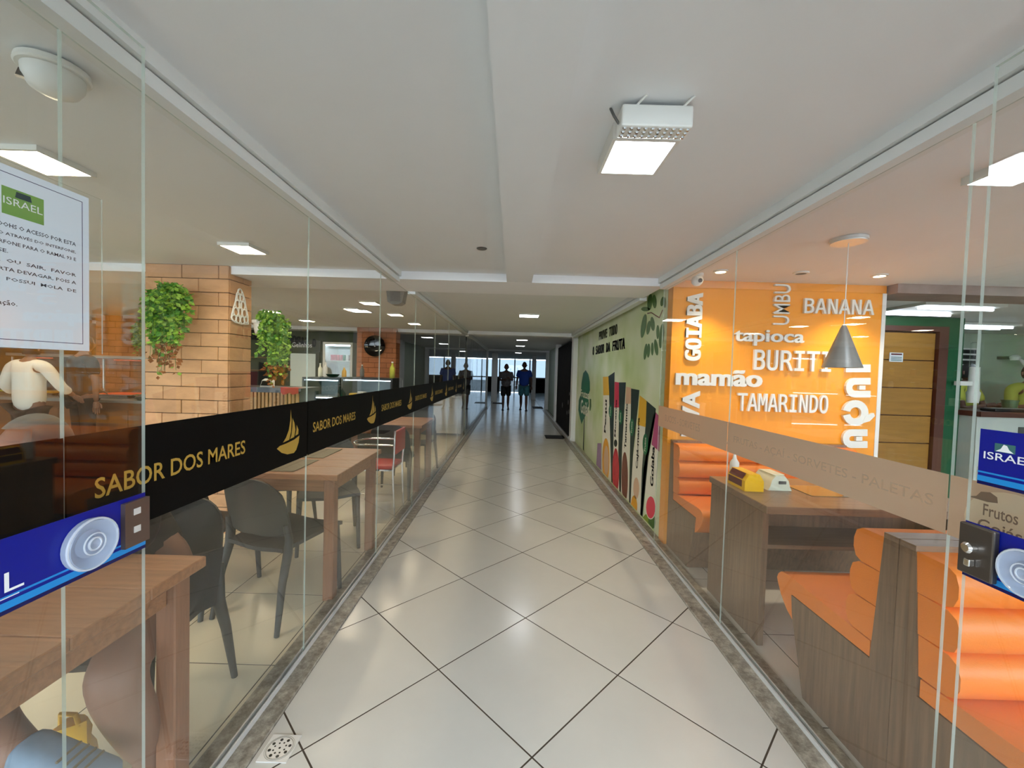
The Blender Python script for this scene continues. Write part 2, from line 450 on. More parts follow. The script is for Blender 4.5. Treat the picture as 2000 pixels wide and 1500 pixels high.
# entrance side of the passage floor (behind the camera)
MB().box(-0.895, GY0+0.02, -0.008, 1.113, 0.045, 0.0).build('tile_field', 'tile_porcelain', fl)
def square_floor(name, x0, x1, y0, y1, gx, gy, s, mt, label, base='grout', only=None):
    f = struct(name, B(x0, y0, -0.10, x1, y1, -0.0008), base, label)
    nx0 = math.floor((x0-gx)/s); nx1 = math.ceil((x1-gx)/s); ny0 = math.floor((y0-gy)/s); ny1 = math.ceil((y1-gy)/s)
    me = MB().box(0.003, 0.003, -0.008, s-0.003, s-0.003, 0).mesh('tile', [mt])
    rest = MB()
    for i in range(nx0, nx1):
        for j in range(ny0, ny1):
            X0, Y0 = gx+i*s, gy+j*s
            a0, a1, b0, b1 = max(X0+0.003, x0), min(X0+s-0.003, x1), max(Y0+0.003, y0), min(Y0+s-0.003, y1)
            if a1-a0 < 0.01 or b1-b0 < 0.01: continue
            if only and not only(X0+s/2, Y0+s/2): rest.box(a0, b0, -0.008, a1, b1, 0); continue
            if a1-a0 > s-0.007 and b1-b0 > s-0.007:
                o = bpy.data.objects.new('tile', me); C.objects.link(o); o.parent = f; o.location = Vector((X0, Y0, 0))-f.location
            else: MB().box(a0, b0, -0.008, a1, b1, 0).build('tile', mt, f)
    if rest.v: tag(rest.build('tile_field', mt, f), kind='stuff')
    return f
square_floor('floor_left', -8.6, -1.075, GY0, 9.6, -1.70, 1.874, 0.597, 'tile_warm', 'warm cream square floor tiles of the restaurant', only=lambda x, y: x > -5.2 and y > 0.2)
square_floor('floor_right', 1.297, 8.2, GY0, 6.4, 1.45, 1.62, 0.597, 'tile_porcelain', 'pale floor tiles under the orange booths', only=lambda x, y: x < 3.6 and y > 0.2)
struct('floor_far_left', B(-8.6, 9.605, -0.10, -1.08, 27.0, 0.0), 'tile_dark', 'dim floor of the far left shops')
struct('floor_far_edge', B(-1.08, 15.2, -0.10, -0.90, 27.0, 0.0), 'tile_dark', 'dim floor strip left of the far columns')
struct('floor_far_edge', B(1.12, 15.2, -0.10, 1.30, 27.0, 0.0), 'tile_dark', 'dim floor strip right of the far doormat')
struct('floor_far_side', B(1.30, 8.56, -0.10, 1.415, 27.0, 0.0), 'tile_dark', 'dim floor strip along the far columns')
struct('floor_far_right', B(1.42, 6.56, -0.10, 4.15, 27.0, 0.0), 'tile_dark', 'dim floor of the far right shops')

# granite sills with aluminium rails
def sill(name, x0, x1, rail, label):
    s = thing(name, label, None, ((x0+x1)/2, 0, 0), kind='structure')
    y = GY0; k = 0
    while y < 15.2:
        y2 = min(y+1.25, 15.2)
        B(x0, y+0.001, -0.05, x1, y2-0.001, 0.012).build('granite_slab', 'granite', s); y = y2; k += 1
    r = MB()
    r.box(rail-0.014, GY0, 0.0125, rail-0.008, 15.2, 0.034); r.box(rail+0.008, GY0, 0.0125, rail+0.014, 15.2, 0.034); r.box(rail-0.008, GY0, 0.0125, rail+0.008, 15.2, 0.0175)
    r.build('rail', 'aluminium', s)
    return s
sill('trim_1', -1.075, -0.897, XL, 'grey granite sill with aluminium rail along the restaurant glass')
sill('trim_2', 1.115, 1.296, XR, 'grey granite sill with aluminium rail along the booth glass')

# ceiling and beams
struct('ceiling', B(-8.6, CY0, ZC, 8.2, 27.0, ZC+0.12), 'paint_ceiling', 'off white plaster ceiling')
struct('beam', B(-0.073, GY0, ZB, 0.132, 3.352, ZC), 'paint_ceiling', 'narrow lowered strip along the middle of the ceiling')
struct('beam', B(-8.6, 3.354, ZB, 1.213, 3.885, ZC), 'paint_beam', 'white cross beam above the passage and the restaurant')
struct('beam', B(-8.6, 8.30, ZB, 1.40, 8.55, ZC), 'paint_beam', 'second white cross beam framing the far passage')
struct('beam', B(-1.10, 15.2, ZB, 1.40, 15.45, ZC), 'paint_beam', 'third pale cross beam at the end of the passage')
struct('beam', B(3.07, 3.30, ZB-0.01, 8.2, 3.62, ZC), 'paint_dusty', 'dusty pink brown beam beside the orange wall')
def header(name, x, sg, y0, y1, label):
    h = thing(name, label, None, (x, (y0+y1)/2, 2.118), kind='structure')
    B(x-0.035, y0, 2.121, x+0.035, y1, 2.160).build('channel', 'paint_trim', h)
    B(x-0.05, y0, 2.166, x+0.05, y1, ZC).build('bulkhead', 'paint_trim', h)
    B(x-0.02, y0, 2.160, x+0.02, y1, 2.166).build('groove', 'grey_plastic', h)
header('trim_3', XL, 1, GY0, 3.352, 'white head channel above the near restaurant glass')
header('trim_4', XL, 1, 3.888, 8.298, 'white head channel above the far restaurant glass')
header('trim_5', XL, 1, 8.552, 15.19, 'head channel above the dark glass past the second beam')
header('trim_6', XR, -1, GY0, 3.352, 'white head channel above the booth glass')
header('trim_7', XR, -1, 3.888, 8.298, 'white head channel above the green mural')

# ---- glass walls
def pane(parent, x, y0, y1, z0=0.02, z1=2.116, t=0.0026):
    return MB().slabx(x-t, y0+0.002, z0, x+t, y1-0.002, z1).build('glass_pane', ['glass', 'glass_edge'], parent)
def boat(parent, x, y, z, w, h):
    """sailing boat emblem; y = left end as read"""
    def P(u, v): return (x, y+u*w, z+v*h)
    mb = MB()
    hull = [(0.0, 0.22), (0.12, 0.26), (0.4, 0.27), (0.75, 0.30), (1.0, 0.36), (0.96, 0.2), (0.85, 0.05), (0.74, 0.0), (0.45, 0.02), (0.2, 0.10)]
    mb.add([P(*p) for p in hull], [list(range(len(hull)))])
    s1 = [(0.58, 1.0), (0.56, 0.75), (0.5, 0.55), (0.38, 0.40), (0.25, 0.31), (0.52, 0.33), (0.60, 0.5), (0.62, 0.75)]
    s2 = [(0.66, 0.80), (0.66, 0.6), (0.62, 0.42), (0.56, 0.34), (0.75, 0.36), (0.80, 0.52), (0.75, 0.68)]
    s3 = [(0.86, 0.62), (0.85, 0.5), (0.80, 0.38), (0.94, 0.40), (0.95, 0.5)]
    for s in (s1, s2, s3): mb.add([P(*p) for p in s], [list(range(len(s)))])
    return mb.build('boat_emblem', 'gold', parent)
wl = thing('wall_left', 'clear glass wall of the restaurant with a black lettered band', None, (XL, 4, 0), kind='structure')
LJ = [-0.58, 0.886, 1.944, 2.992, 4.063, 5.093, 6.177, 7.402, 8.298]
pn = None
for a, b in zip(LJ[:-1], LJ[1:]):
    p = pane(wl, XL, a, b)
    B(XL-0.0065, a+0.003, 0.985, XL-0.0055, b-0.003, 1.245).build('vinyl_band', 'vinyl_black', p)
    B(XL+0.0055, a+0.003, 0.985, XL+0.0058, b-0.003, 1.245).build('vinyl_band', 'vinyl_black', p)
    pane_tag = p
    lo, hi = a, b
    for k in range(8):
        y0 = 0.949+k*1.048
        if lo <= y0+0.27 < hi and y0 < 7.9:
            text_mb('SABOR DOS MARES', (XL+0.0063, y0, 1.088), (0, 1, 0), (0, 0, 1), 0.54, 0.05, bold=0.012).build('lettering', 'gold', p)
        yb = 1.69+k*1.05
        if lo <= yb+0.09 < hi: boat(p, XL+0.0063, yb, 1.022, 0.18, 0.20)
wl2 = thing('wall_left_far', 'dark glass wall past the second beam', None, (XL, 12, 0), kind='structure')
for a, b in ((8.555, 9.9), (9.9, 11.2), (11.2, 12.5), (12.5, 13.8), (13.8, 15.19)):
    p = pane(wl2, XL, a, b)
    B(XL-0.0065, a+0.003, 0.985, XL-0.0055, b-0.003, 1.245).build('vinyl_band', 'vinyl_black', p)
wr = thing('wall_right', 'clear glass wall of the ice cream shop with a frosted band', None, (XR, 2, 0), kind='structure')
RJ = [-0.58, 1.112, 2.266, 3.35]
for k, (a, b) in enumerate(zip(RJ[:-1], RJ[1:])):
    p = pane(wr, XR, a, b)
    if k < 3:
        B(XR-0.0066, a+0.003, 1.005, XR-0.0055, b-0.003, 1.17).build('frosted_band', 'frosted_film', p)
    if k == 1:
        text_mb('FRUTAS - A\u00c7A\u00cd - SORVETES - PALETAS', (XR-0.0072, 2.20, 1.062), (0, -1, 0), (0, 0, 1), 1.05, 0.05, bold=0.005).build('lettering', 'film_clear', p)
    if k == 2:
        text_mb('SUCOS - SORVETES', (XR-0.0072, 3.2, 1.062), (0, -1, 0), (0, 0, 1), 0.6, 0.05, bold=0.005).build('lettering', 'film_clear', p)
    if k == 0:
        c = Vector((XR-0.0072, 0.965, 1.075)); n = 28
        mb = MB(); mb.add([c+Vector((0, 0.105*math.cos(t*2*math.pi/n), 0.085*math.sin(t*2*math.pi/n))) for t in range(n)], [list(range(n))])
        mb.build('round_sticker', 'film_cream', p)
        text_mb('Frutos', (XR-0.0078, 1.028, 1.088), (0, -1, 0), (0, 0, 1), 0.072, 0.030, bold=0.01).build('lettering', 'film_print', p)
        text_mb('Goi\u00e1s', (XR-0.0078, 1.038, 1.048), (0, -1, 0), (0, 0, 1), 0.092, 0.030, bold=0.01).build('lettering', 'film_print', p)
        lf = [(1.065, 1.125), (1.045, 1.132), (1.035, 1.146), (1.015, 1.15), (1.0, 1.142), (0.998, 1.128), (1.02, 1.124)]
        mb = MB(); mb.add([(XR-0.0078, y, z) for y, z in lf], [list(range(len(lf)))]); mb.build('leaf_print', 'film_print', p)

# ---- back walls of the rooms
struct('wall_back_restaurant', B(-8.6, 9.6, 0, -1.0, 9.75, ZC), 'paint_dark', 'dark grey back wall of the restaurant')
struct('wall_side_restaurant', B(-8.75, GY0, 0, -8.6, 9.75, ZC), 'paint_warm_dark', 'brown side wall behind the buffet')
struct('wall_shop_side', B(8.2, GY0, 0, 8.35, 6.5, ZC), 'paint_pale_green', 'pale green side wall of the kitchen')
struct('wall_shop_back', B(1.40, 6.4, 0, 8.2, 6.55, ZC), 'paint_pale_green', 'pale green tiled back wall of the kitchen')
ow = thing('wall_orange', 'bright orange partition with white raised words', None, (2.15, 3.43, 0), kind='structure')
B(1.305, 3.39, 0, 3.03, 3.50, 2.145).build('panel', 'paint_orange', ow)
B(3.03, 3.385, 0, 3.062, 3.505, 2.145).build('edge_trim', 'paint_white', ow)
B(1.305, 3.39, 2.146, 3.062, 3.50, ZC).build('top_strip', 'paint_orange', ow)
# mural wall
mw = thing('wall_mural', 'pale green printed wall of fruit bars and leaves', None, (1.34, 5.9, 0), kind='structure')
B(1.305, 3.505, 0.0125, 1.40, 8.298, 2.205).build('panel', 'mural_paint', mw)
B(1.2965, 3.505, -0.09, 1.40, 8.298, 0.012).build('light_seal', 'granite', mw)  # strip added to stop light leaking in under the mural panel
XM = 1.3045
def zb(zx, zy, o=(1120, 700), s=4.1667): return onX(o[0]+zx/s, o[1]+zy/s, XM)
def flat(name, pts, mt, lift=0.0, **k):
    mb = MB(); vs = [zb(*p, **k) for p in pts]
    vs = [Vector((XM-0.0008-lift, v.y, max(v.z, 0.03))) for v in vs]
    mb.add(vs, [list(range(len(vs)))]); return mb.build(name, mt, mw)
def oval(name, cx, cy, rx, ry, mt, lift=0.0, rot=0.0, **k):
    return flat(name, [(cx+rx*math.cos(t)*math.cos(rot)-ry*math.sin(t)*math.sin(rot), cy+rx*math.cos(t)*math.sin(rot)+ry*math.sin(t)*math.cos(rot)) for t in [i*2*math.pi/20 for i in range(20)]], mt, lift, **k)
bars = [
    ('Pequi', [(240, 150), (285, 148), (290, 270), (306, 1062), (228, 960), (243, 300)], [(240, 150), (285, 148), (292, 300), (244, 300)], 'mural_gold',
     [(285, 145), (336, 110), (334, 200), (325, 760), (318, 1078), (306, 1062), (300, 640), (290, 270)], (250, 600, 330), 18, (265, 830, 30, 182), 'mural_yellow'),
    ('Morango', [(336, 190), (371, 196), (371, 420), (368, 760), (384, 1150), (312, 1080), (322, 740), (332, 420)], [(336, 190), (371, 196), (371, 400), (333, 400)], 'mural_pink',
     [(371, 195), (428, 195), (424, 260), (398, 700), (384, 1150), (372, 1140), (366, 760), (372, 420)], (333, 635, 330), 15, (345, 920, 27, 190), 'mural_red'),
    ('Tamarindo', [(430, 230), (470, 240), (468, 420), (455, 900), (450, 1240), (386, 1155), (392, 800), (420, 380)], [(430, 230), (470, 240), (468, 370), (424, 370)], 'mural_beige',
     [(470, 245), (538, 258), (532, 320), (484, 800), (462, 1255), (450, 1240), (460, 800), (468, 420)], (414, 730, 360), 16, (418, 970, 26, 210), 'mural_brown'),
    ('Caj\u00e1-manga', [(540, 300), (596, 345), (590, 520), (560, 900), (542, 1330), (458, 1250), (486, 800), (528, 480)], [(540, 300), (596, 345), (588, 560), (522, 540)], 'mural_gold',
     [(596, 345), (672, 410), (660, 520), (612, 800), (560, 1370), (542, 1340), (558, 900), (590, 520)], (508, 890, 470), 22, (510, 1050, 28, 118), 'mural_white'),
    ('Goiaba', [(672, 440), (706, 480), (700, 640), (672, 1000), (664, 1120), (582, 1100), (610, 820), (650, 600)], [(672, 440), (706, 480), (700, 760), (636, 700)], 'mural_purple',
     [(664, 440), (672, 440), (640, 640), (606, 800), (575, 1110), (553, 1380), (545, 1340), (570, 900), (640, 520)], (625, 1030, 700), 26, (630, 1213, 42, 98), 'mural_white'),
]
for nm, body, top, tcol, side, tx, tw, ov, oc in bars:
    flat('bar_print', body, 'mural_white', 0.0002)
    flat('bar_print', top, tcol, 0.0005)
    flat('bar_print', side, 'mural_dark', 0.0003)
    oval('fruit_print', *ov, oc, 0.0006)
    lo = zb(tx[0], tx[1]); hi = zb(tx[0], tx[2]); wd = abs(zb(tx[0]+tw, tx[1]).y-lo.y)
    text_mb(nm, (XM-0.0018, lo.y, lo.z), (0, 0, 1), (0, 1, 0), hi.z-lo.z, wd, bold=0.02, fat=0.015).xform(lambda v, yy=lo.y, w_=wd: (v.x, v.y-w_, v.z)).build('lettering', 'mural_ink', mw)
for cx, cy_, rr in ((302, 430, 14), (384, 480, 15), (476, 560, 18), (586, 700, 22)):
    oval('badge_print', cx, cy_, rr, rr*4.0, 'mural_logo', 0.0006)
    lo = zb(cx, cy_+rr*2.6); hi = zb(cx, cy_-rr*2.6); wd = abs(zb(cx+rr*0.6, cy_).y-zb(cx-rr*0.6, cy_).y)
    text_mb('Frutos', (XM-0.0018, lo.y-wd*0.1, lo.z), (0, 0, 1), (0, 1, 0), hi.z-lo.z, wd*0.5, bold=0.01).build('lettering', 'mural_white', mw)
oval('fruit_print', 494, 1210, 26, 95, 'mural_yellow', 0.0007); oval('fruit_print', 512, 1056, 24, 88, 'mural_beige', 0.0007)
oval('fruit_print', 600, 1370, 46, 105, 'mural_lime', 0.0004); oval('fruit_print', 630, 1213, 37, 90, 'mural_guava', 0.0008); oval('fruit_print', 640, 1330, 30, 60, 'mural_leaf', 0.0005)
oval('fruit_print', 268, 830, 20, 120, 'mural_beige', 0.0007); oval('fruit_print', 344, 690, 14, 30, 'mural_dark', 0.0008); oval('fruit_print', 416, 1180, 22, 40, 'mural_lilac', 0.0008)
flat('bar_print', [(196, 690), (228, 690), (226, 940), (228, 962), (184, 915), (190, 800)], 'mural_lilac', 0.0002)
flat('logo_print', [(100, 95), (122, 130), (134, 190), (135, 260), (122, 300), (126, 370), (120, 430), (85, 490), (66, 535), (52, 480), (40, 420), (44, 340), (60, 290), (66, 200), (80, 120)], 'mural_logo', 0.0003)
flat('logo_print', [(132, 330), (145, 330), (146, 390), (138, 430), (130, 420)], 'mural_leaf', 0.0003)
for s_, y0_, y1_ in (('Frutos', 310, 250), ('Goi\u00e1s', 440, 330)):
    a = zb(58, y0_); b = zb(124, y0_); t = zb(58, y1_)
    text_mb(s_, (XM-0.0014, a.y, a.z), (0, -1, 0), (0, 0, 1), a.y-b.y, t.z-a.z, bold=0.02).build('lettering', 'mural_white', mw)
flat('stem_print', [(86, 480), (92, 480), (84, 785), (76, 780)], 'mural_dark', 0.0002)
def line_text(s_, ax, ay, bx, top, mt):
    k = dict(o=(1120, 600), s=9.375); a = zb(ax, ay, **k); b = zb(bx, ay, **k); t = zb(ax, top, **k)
    text_mb(s_, (XM-0.0014, a.y, a.z), (0, -1, 0), (0, 0, 1), a.y-b.y, t.z-a.z, bold=0.025, fnt=MONO, fat=0.03).build('lettering', mt, mw)
line_text('PROVE TODO', 465, 610, 800, 455, 'mural_grey')
line_text('O SABOR DA FRUTA', 350, 880, 940, 730, 'mural_ink')
for cx, cy_, rx, ry, rot in ((255, 720, 45, 220, 0.15), (370, 280, 45, 150, 0.1), (455, 270, 40, 125, -0.05), (290, 410, 80, 40, 0), (345, 750, 35, 130, 0.15), (420, 680, 40, 130, -0.1), (515, 830, 28, 130, 0),
                             (585, 900, 45, 230, 0.1), (290, 1190, 30, 150, 0.12), (345, 1170, 30, 130, 0.05), (415, 1140, 25, 120, 0), (485, 1110, 35, 150, -0.12), (600, 270, 35, 90, 0.2), (645, 290, 25, 100, 0)):
    oval('leaf_print', cx, cy_, rx, ry, 'mural_leaf', 0.0004, rot, o=(1230, 560), s=9.378)
flat('twig_print', [(320, 480), (400, 465), (540, 555), (600, 420), (612, 425), (545, 580), (395, 485), (325, 500)], 'mural_brown', 0.0003, o=(1230, 560), s=9.378)

# ---- glazed shop fronts on the street side
mat_glass('glass_front', (0.95, 0.96, 0.96))
for nm, x0, x1, lb in (('window_2', -8.6, -1.08, 'glazed street front of the restaurant'), ('window_3', 1.30, 8.2, 'glazed street front of the ice cream shop')):
    w_ = thing(nm, lb, None, ((x0+x1)/2, GY0+0.02, 0), kind='structure'); n_ = 5
    for k in range(n_):
        a = x0+(x1-x0)*k/n_; b = x0+(x1-x0)*(k+1)/n_
        B(a+0.03, GY0+0.015, 0.02, b-0.03, GY0+0.025, 2.19).build('glass_pane', 'glass_front', w_)
        B(b-0.03, GY0, 0, b+0.03 if k < n_-1 else b, GY0+0.04, ZC).build('mullion', 'grey_plastic', w_)
# ---- far passage: columns, dark poster, doors and daylight beyond
def column(x0, y0, x1, y1, z1, label):
    mb = MB().box(x0, y0, 0, x1, y1, z1).box(x0-0.01, y0-0.01, 0, x1+0.01, y1+0.01, 0.08)
    return struct('column', mb, 'paint_white', label)
column(1.215, 8.31, 1.40, 8.54, ZB, 'white column between the mural and the dark poster')
column(1.215, 11.6, 1.36, 11.9, ZC, 'white column behind the dark poster')
column(-1.12, 15.21, -0.95, 15.44, ZB, 'white column left of the walking pair')
column(1.22, 15.21, 1.40, 15.44, ZB, 'white column right of the walking pair')
column(-0.98, 18.6, -0.72, 18.9, ZC, 'pale column behind the person in grey')
column(0.95, 20.4, 1.15, 20.7, ZC, 'pale column behind the person in blue')
pw = thing('poster_panel', 'dark tall poster panel on the right past the mural', 'poster', (1.30, 10.05, 0))
B(1.26, 8.60, 0.02, 1.32, 11.55, 2.10).build('panel', 'poster_dark', pw)
B(1.25, 8.56, 0.0, 1.33, 8.60, 2.16).build('frame', 'paint_white', pw); B(1.25, 11.55, 0.0, 1.33, 11.59, 2.16).build('frame', 'paint_white', pw)
for y, z, r in ((9.0, 0.55, 0.05), (9.15, 0.75, 0.06), (9.3, 0.5, 0.05), (9.0, 0.95, 0.04), (10.2, 0.6, 0.07)):
    mb = MB(); mb.add([(1.2595, y+r*math.cos(t*0.5236), z+r*math.sin(t*0.5236)) for t in range(12)], [list(range(12))]); mb.build('bubble_print', 'shirt_grey', pw)
struct('wall_right_far', B(1.34, 11.95, 0, 1.40, 15.2, ZC), 'paint_pale_green', 'pale wall right of the far passage')
struct('wall_far_left_back', B(-4.15, 9.75, 0, -4.0, 27.0, ZC), 'paint_dark', 'dark back wall of the far left shops')
struct('wall_far_right_back', B(4.0, 6.55, 0, 4.15, 27.0, ZC), 'paint_dark', 'dark back wall of the far right shops')
# end facade: mullions, glass tinted to dim the far daylight, transom
ef = thing('window_1', 'bright glazed entrance at the far end of the passage', None, (0.1, 26.9, 0), kind='structure')
xs = [-4.0, -2.4, -0.9, 0.1, 1.1, 2.6, 4.0]
for a, b in zip(xs[:-1], xs[1:]):
    B(a+0.04, 26.90, 0.03, b-0.04, 26.91, 2.16).build('glass_pane', 'glass_tinted', ef)
for x in xs: B(x-0.04, 26.86, 0, x+0.04, 26.95, ZC).build('mullion', 'grey_plastic', ef)
B(-4.0, 26.86, 0.95, 4.0, 26.95, 1.02).build('transom', 'grey_plastic', ef)
for a, b in ((-3.96, -0.94), (1.14, 3.96)): B(a, 26.92, 0.0, b, 26.96, 0.949).build('glare_panel', 'paint_dark', ef)  # opaque panels added to cut daylight glare on the far floor

# ================================================================ DOORS AT THE ENTRANCE
def knob(parent, x, y, z, r, sg):
    k = MB().lathe([(0.0, 0.012), (r*0.22, 0.016), (r*0.3, 0.006), (r*0.55, 0.004), (r*0.72, 0.012), (r*0.93, 0.016), (r, 0.008), (r, 0.0), (0, 0)], n=32, cap=False)
    k.xform(lambda v: (x+sg*v.z, y+v.x, z+v.y)); hd = k.build('round_handle', 'handle_clear', parent, smooth=50)
    for rr, tr in ((0.985, 0.0028), (0.42, 0.0016), (0.24, 0.0022)):
        MB().tube([(x+sg*(0.012 if rr > 0.5 else 0.015), y+rr*r*math.cos(i*math.pi/16), z+rr*r*math.sin(i*math.pi/16)) for i in range(32)], tr, 6, closed=True).build('ring', 'handle_rim', hd, smooth=60)
    return hd
mat('handle_clear', (206, 220, 240), 0.08, alpha=0.42, spec=0.8); mat('handle_rim', (222, 230, 240), 0.12, alpha=0.75, spec=0.8)
XD = -0.85
d1 = thing('door_1', 'open glass door on the left with blue sign and round handle', None, (XD, 0.5, 0), kind='structure')
MB().slabx(XD-0.004, 0.05, 0.015, XD+0.004, 0.934, 2.12).build('glass_pane', ['glass', 'glass_edge'], d1)
def sign(parent, x, y0, y1, z0, z1, sg, words, ry, flip=False):
    """blue door sign with cyan swoosh; sg: side of the pane it faces"""
    e = 0.0002*sg
    s = B(min(x, x+0.0005*sg), y0, z0, max(x, x+0.0005*sg), y1, z1).build('sign', 'blue_print', parent)
    xf = x+0.0007*sg
    n = 14
    def strip(f0, f1, mt, k):
        mb = MB(); pts = []
        for i in range(n+1):
            t = i/n; pts.append((xf+e*k, y0+(y1-y0)*t, z0+(z1-z0)*f0(t)))
        for i in range(n, -1, -1):
            t = i/n; pts.append((xf+e*k, y0+(y1-y0)*t, z0+(z1-z0)*f1(t)))
        mb.add(pts, [(i, i+1, 2*n-i, 2*n+1-i) for i in range(n)]); mb.build('swoosh', mt, s)
    strip(lambda t: 0.0, lambda t: 0.10, 'blue_dark', 1); strip(lambda t: 0.06, lambda t: 0.16, 'cyan_print', 2); strip(lambda t: 0.21, lambda t: 0.24, 'cyan_print', 2)
    return s
s1 = sign(d1, XD+0.0052, 0.45, 0.9325, 0.985, 1.115, 1, '', 0)
text_mb('ISRAEL', (XD+0.0068, 0.50, 1.022), (0, 1, 0), (0, 0, 1), 0.197, 0.034, bold=0.0).build('lettering', 'white_print', s1)
B(XD+0.0064, 0.50, 1.012, XD+0.0068, 0.69, 1.0135).build('underline', 'white_print', s1)
lk = B(XD+0.006, 0.873, 1.006, XD+0.016, 0.9325, 1.106).build('lock_plate', 'bronze_plate', d1)
for z in (1.035, 1.075):
    B(XD+0.0161, 0.893, z, XD+0.0172, 0.909, z+0.014).build('screw', 'aluminium', lk)
knob(d1, XD+0.0074, 0.803, 1.050, 0.050, 1)
B(XD-0.03, 0.05, 0.0, XD+0.03, 0.12, 0.015).build('floor_hinge', 'steel', d1)
# notice in an acrylic pocket
nt1 = thing('notice', 'white printed notice in clear pocket stuck on left glass door', 'notice', (XD, 0.68, 1.43))
B(XD+0.0055, 0.585, 1.435, XD+0.0063, 0.809, 1.735).build('paper', 'paper', nt1)
MB().slabx(XD+0.0065, 0.565, 1.43, XD+0.0085, 0.833, 1.742).build('acrylic_pocket', ['acrylic', 'glass_edge'], nt1)
xi = XD+0.0064
def q(mb, y0, z0, y1, z1): mb.add([(xi, y0, z0), (xi, y1, z0), (xi, y1, z1), (xi, y0, z1)], [(0, 1, 2, 3)])
mb = MB(); q(mb, 0.6, 1.448, 0.797, 1.4492); q(mb, 0.6, 1.722, 0.797, 1.7232); q(mb, 0.796, 1.448, 0.7972, 1.7232); mb.build('border', 'blue_dark', nt1)
lg = B(XD+0.0061, 0.672, 1.655, xi, 0.732, 1.70).build('logo', 'logo_green', nt1)
mb = MB(); mb.add([(xi+0.0001, 0.69, 1.687), (xi+0.0001, 0.714, 1.687), (xi+0.0001, 0.712, 1.697), (xi+0.0001, 0.692, 1.697)], [(0, 1, 2, 3)]); mb.build('emblem', 'logo_dark', lg)
text_mb('ISRAEL', (xi+0.0001, 0.674, 1.672), (0, 1, 0), (0, 0, 1), 0.056, 0.012, bold=0.0).build('lettering', 'white_print', lg)
for i, (s_, w_, y1_) in enumerate((('PREZADOS CONDOHS O ACESSO POR ESTA', 0.190, 0.785), ('PORTA SERA FEITO ATRAV\u00c9S DO INTERFONE,', 0.190, 0.785), ('DISQUE NO INTERFONE PARA O RAMAL 93 E', 0.190, 0.785), ('IDENTIFIQUE-SE.', 0.085, 0.68))):
    text_mb(s_, (xi, y1_-w_, 1.634-i*0.0145), (0, 1, 0), (0, 0, 1), w_, 0.0072, bold=0.015, res=1).build('lettering', 'ink', nt1)
for i, s_ in enumerate(('AO ENTRAR  OU  SAIR,  FAVOR', 'FECHAR A PORTA DEVAGAR, POIS A', 'MESMA N\u00c3O  POSSUI  MOLA  DE')):
    text_mb(s_, (xi, 0.595, 1.575-i*0.0145), (0, 1, 0), (0, 0, 1), 0.190, 0.0072, bold=0.015, res=1).build('lettering', 'ink', nt1)
text_mb('A Administra\u00e7\u00e3o.', (xi, 0.60, 1.503), (0, 1, 0), (0, 0, 1), 0.092, 0.011, bold=0.01, res=1).build('lettering', 'ink', nt1)
XE = 1.047
d2 = thing('door_2', 'open glass door on the right with blue signs and metal lock', None, (XE, 0.5, 0), kind='structure')
MB().slabx(XE-0.004, 0.05, 0.015, XE+0.004, 0.922, 2.12).build('glass_pane', ['glass', 'glass_edge'], d2)
s2 = sign(d2, XE-0.0052, 0.45, 0.9205, 0.985, 1.11, -1, '', 0)
text_mb('ISRAEL', (XE-0.0068, 0.74, 1.022), (0, -1, 0), (0, 0, 1), 0.197, 0.034).build('lettering', 'white_print', s2)
lk = MB().rbox(XE-0.020, 0.853, 0.995, XE-0.006, 0.9205, 1.108, 0.003).build('lock_plate', 'steel_dark', d2)
lc = MB().lathe([(0.012, 0), (0.012, 0.012), (0.008, 0.016)], n=20); lc.xform(lambda v: (XE-0.0205-v.z, 0.892+v.x, 1.058+v.y)); lc.build('lock_cylinder', 'chrome', lk, smooth=40)
MB().rbox(XE-0.034, 0.884, 1.018, XE-0.0205, 0.896, 1.034, 0.002).build('turn_knob', 'chrome', lk)
knob(d2, XE-0.0074, 0.80, 1.045, 0.046, -1)
s3 = sign(d2, XE-0.0052, 0.70, 0.903, 1.20, 1.322, -1, '', 0)
text_mb('ISRAEL', (XE-0.0068, 0.893, 1.258), (0, -1, 0), (0, 0, 1), 0.088, 0.016, bold=0.006).build('lettering', 'white_print', s3)
B(XE-0.0064, 0.838, 1.277, XE-0.0060, 0.874, 1.295).build('emblem', 'teal_print', s3)
mb = MB(); mb.add([(XE-0.0067, 0.872, 1.278), (XE-0.0067, 0.840, 1.278), (XE-0.0067, 0.848, 1.284), (XE-0.0067, 0.852, 1.292), (XE-0.0067, 0.858, 1.294), (XE-0.0067, 0.863, 1.284)], [list(range(6))]); mb.build('castle_print', 'white_print', s3)
B(XE-0.03, 0.05, 0.0, XE+0.03, 0.12, 0.015).build('floor_hinge', 'steel', d2)
B(XE+0.0052, 0.895, 1.205, XE+0.009, 0.915, 1.235).build('sticker_tab', 'cream_plastic', d2)

# ================================================================ CEILING LAMPS
def panel_lamp(name, label, x, y, w, l, z, mt, group=None, drop=0.02, frame='white_plastic'):
    t = thing(name, label, 'ceiling lamp', (x, y, z-drop), group=group)
    fw = 0.012
    mb = MB()
    mb.box(x-w/2-fw, y-l/2-fw, z-drop, x-w/2, y+l/2+fw, z); mb.box(x+w/2, y-l/2-fw, z-drop, x+w/2+fw, y+l/2+fw, z)
    mb.box(x-w/2, y-l/2-fw, z-drop, x+w/2, y-l/2, z); mb.box(x-w/2, y+l/2, z-drop, x+w/2, y+l/2+fw, z)
    mb.build('frame', frame, t)
    B(x-w/2, y-l/2, z-drop+0.002, x+w/2, y+l/2, z-0.002).build('diffuser', mt, t)
    return t
t = panel_lamp('panel_lamp', 'square white lamp below the near passage ceiling', 0.40, 1.425, 0.19, 0.21, ZC, 'lamp_white', drop=0.05)
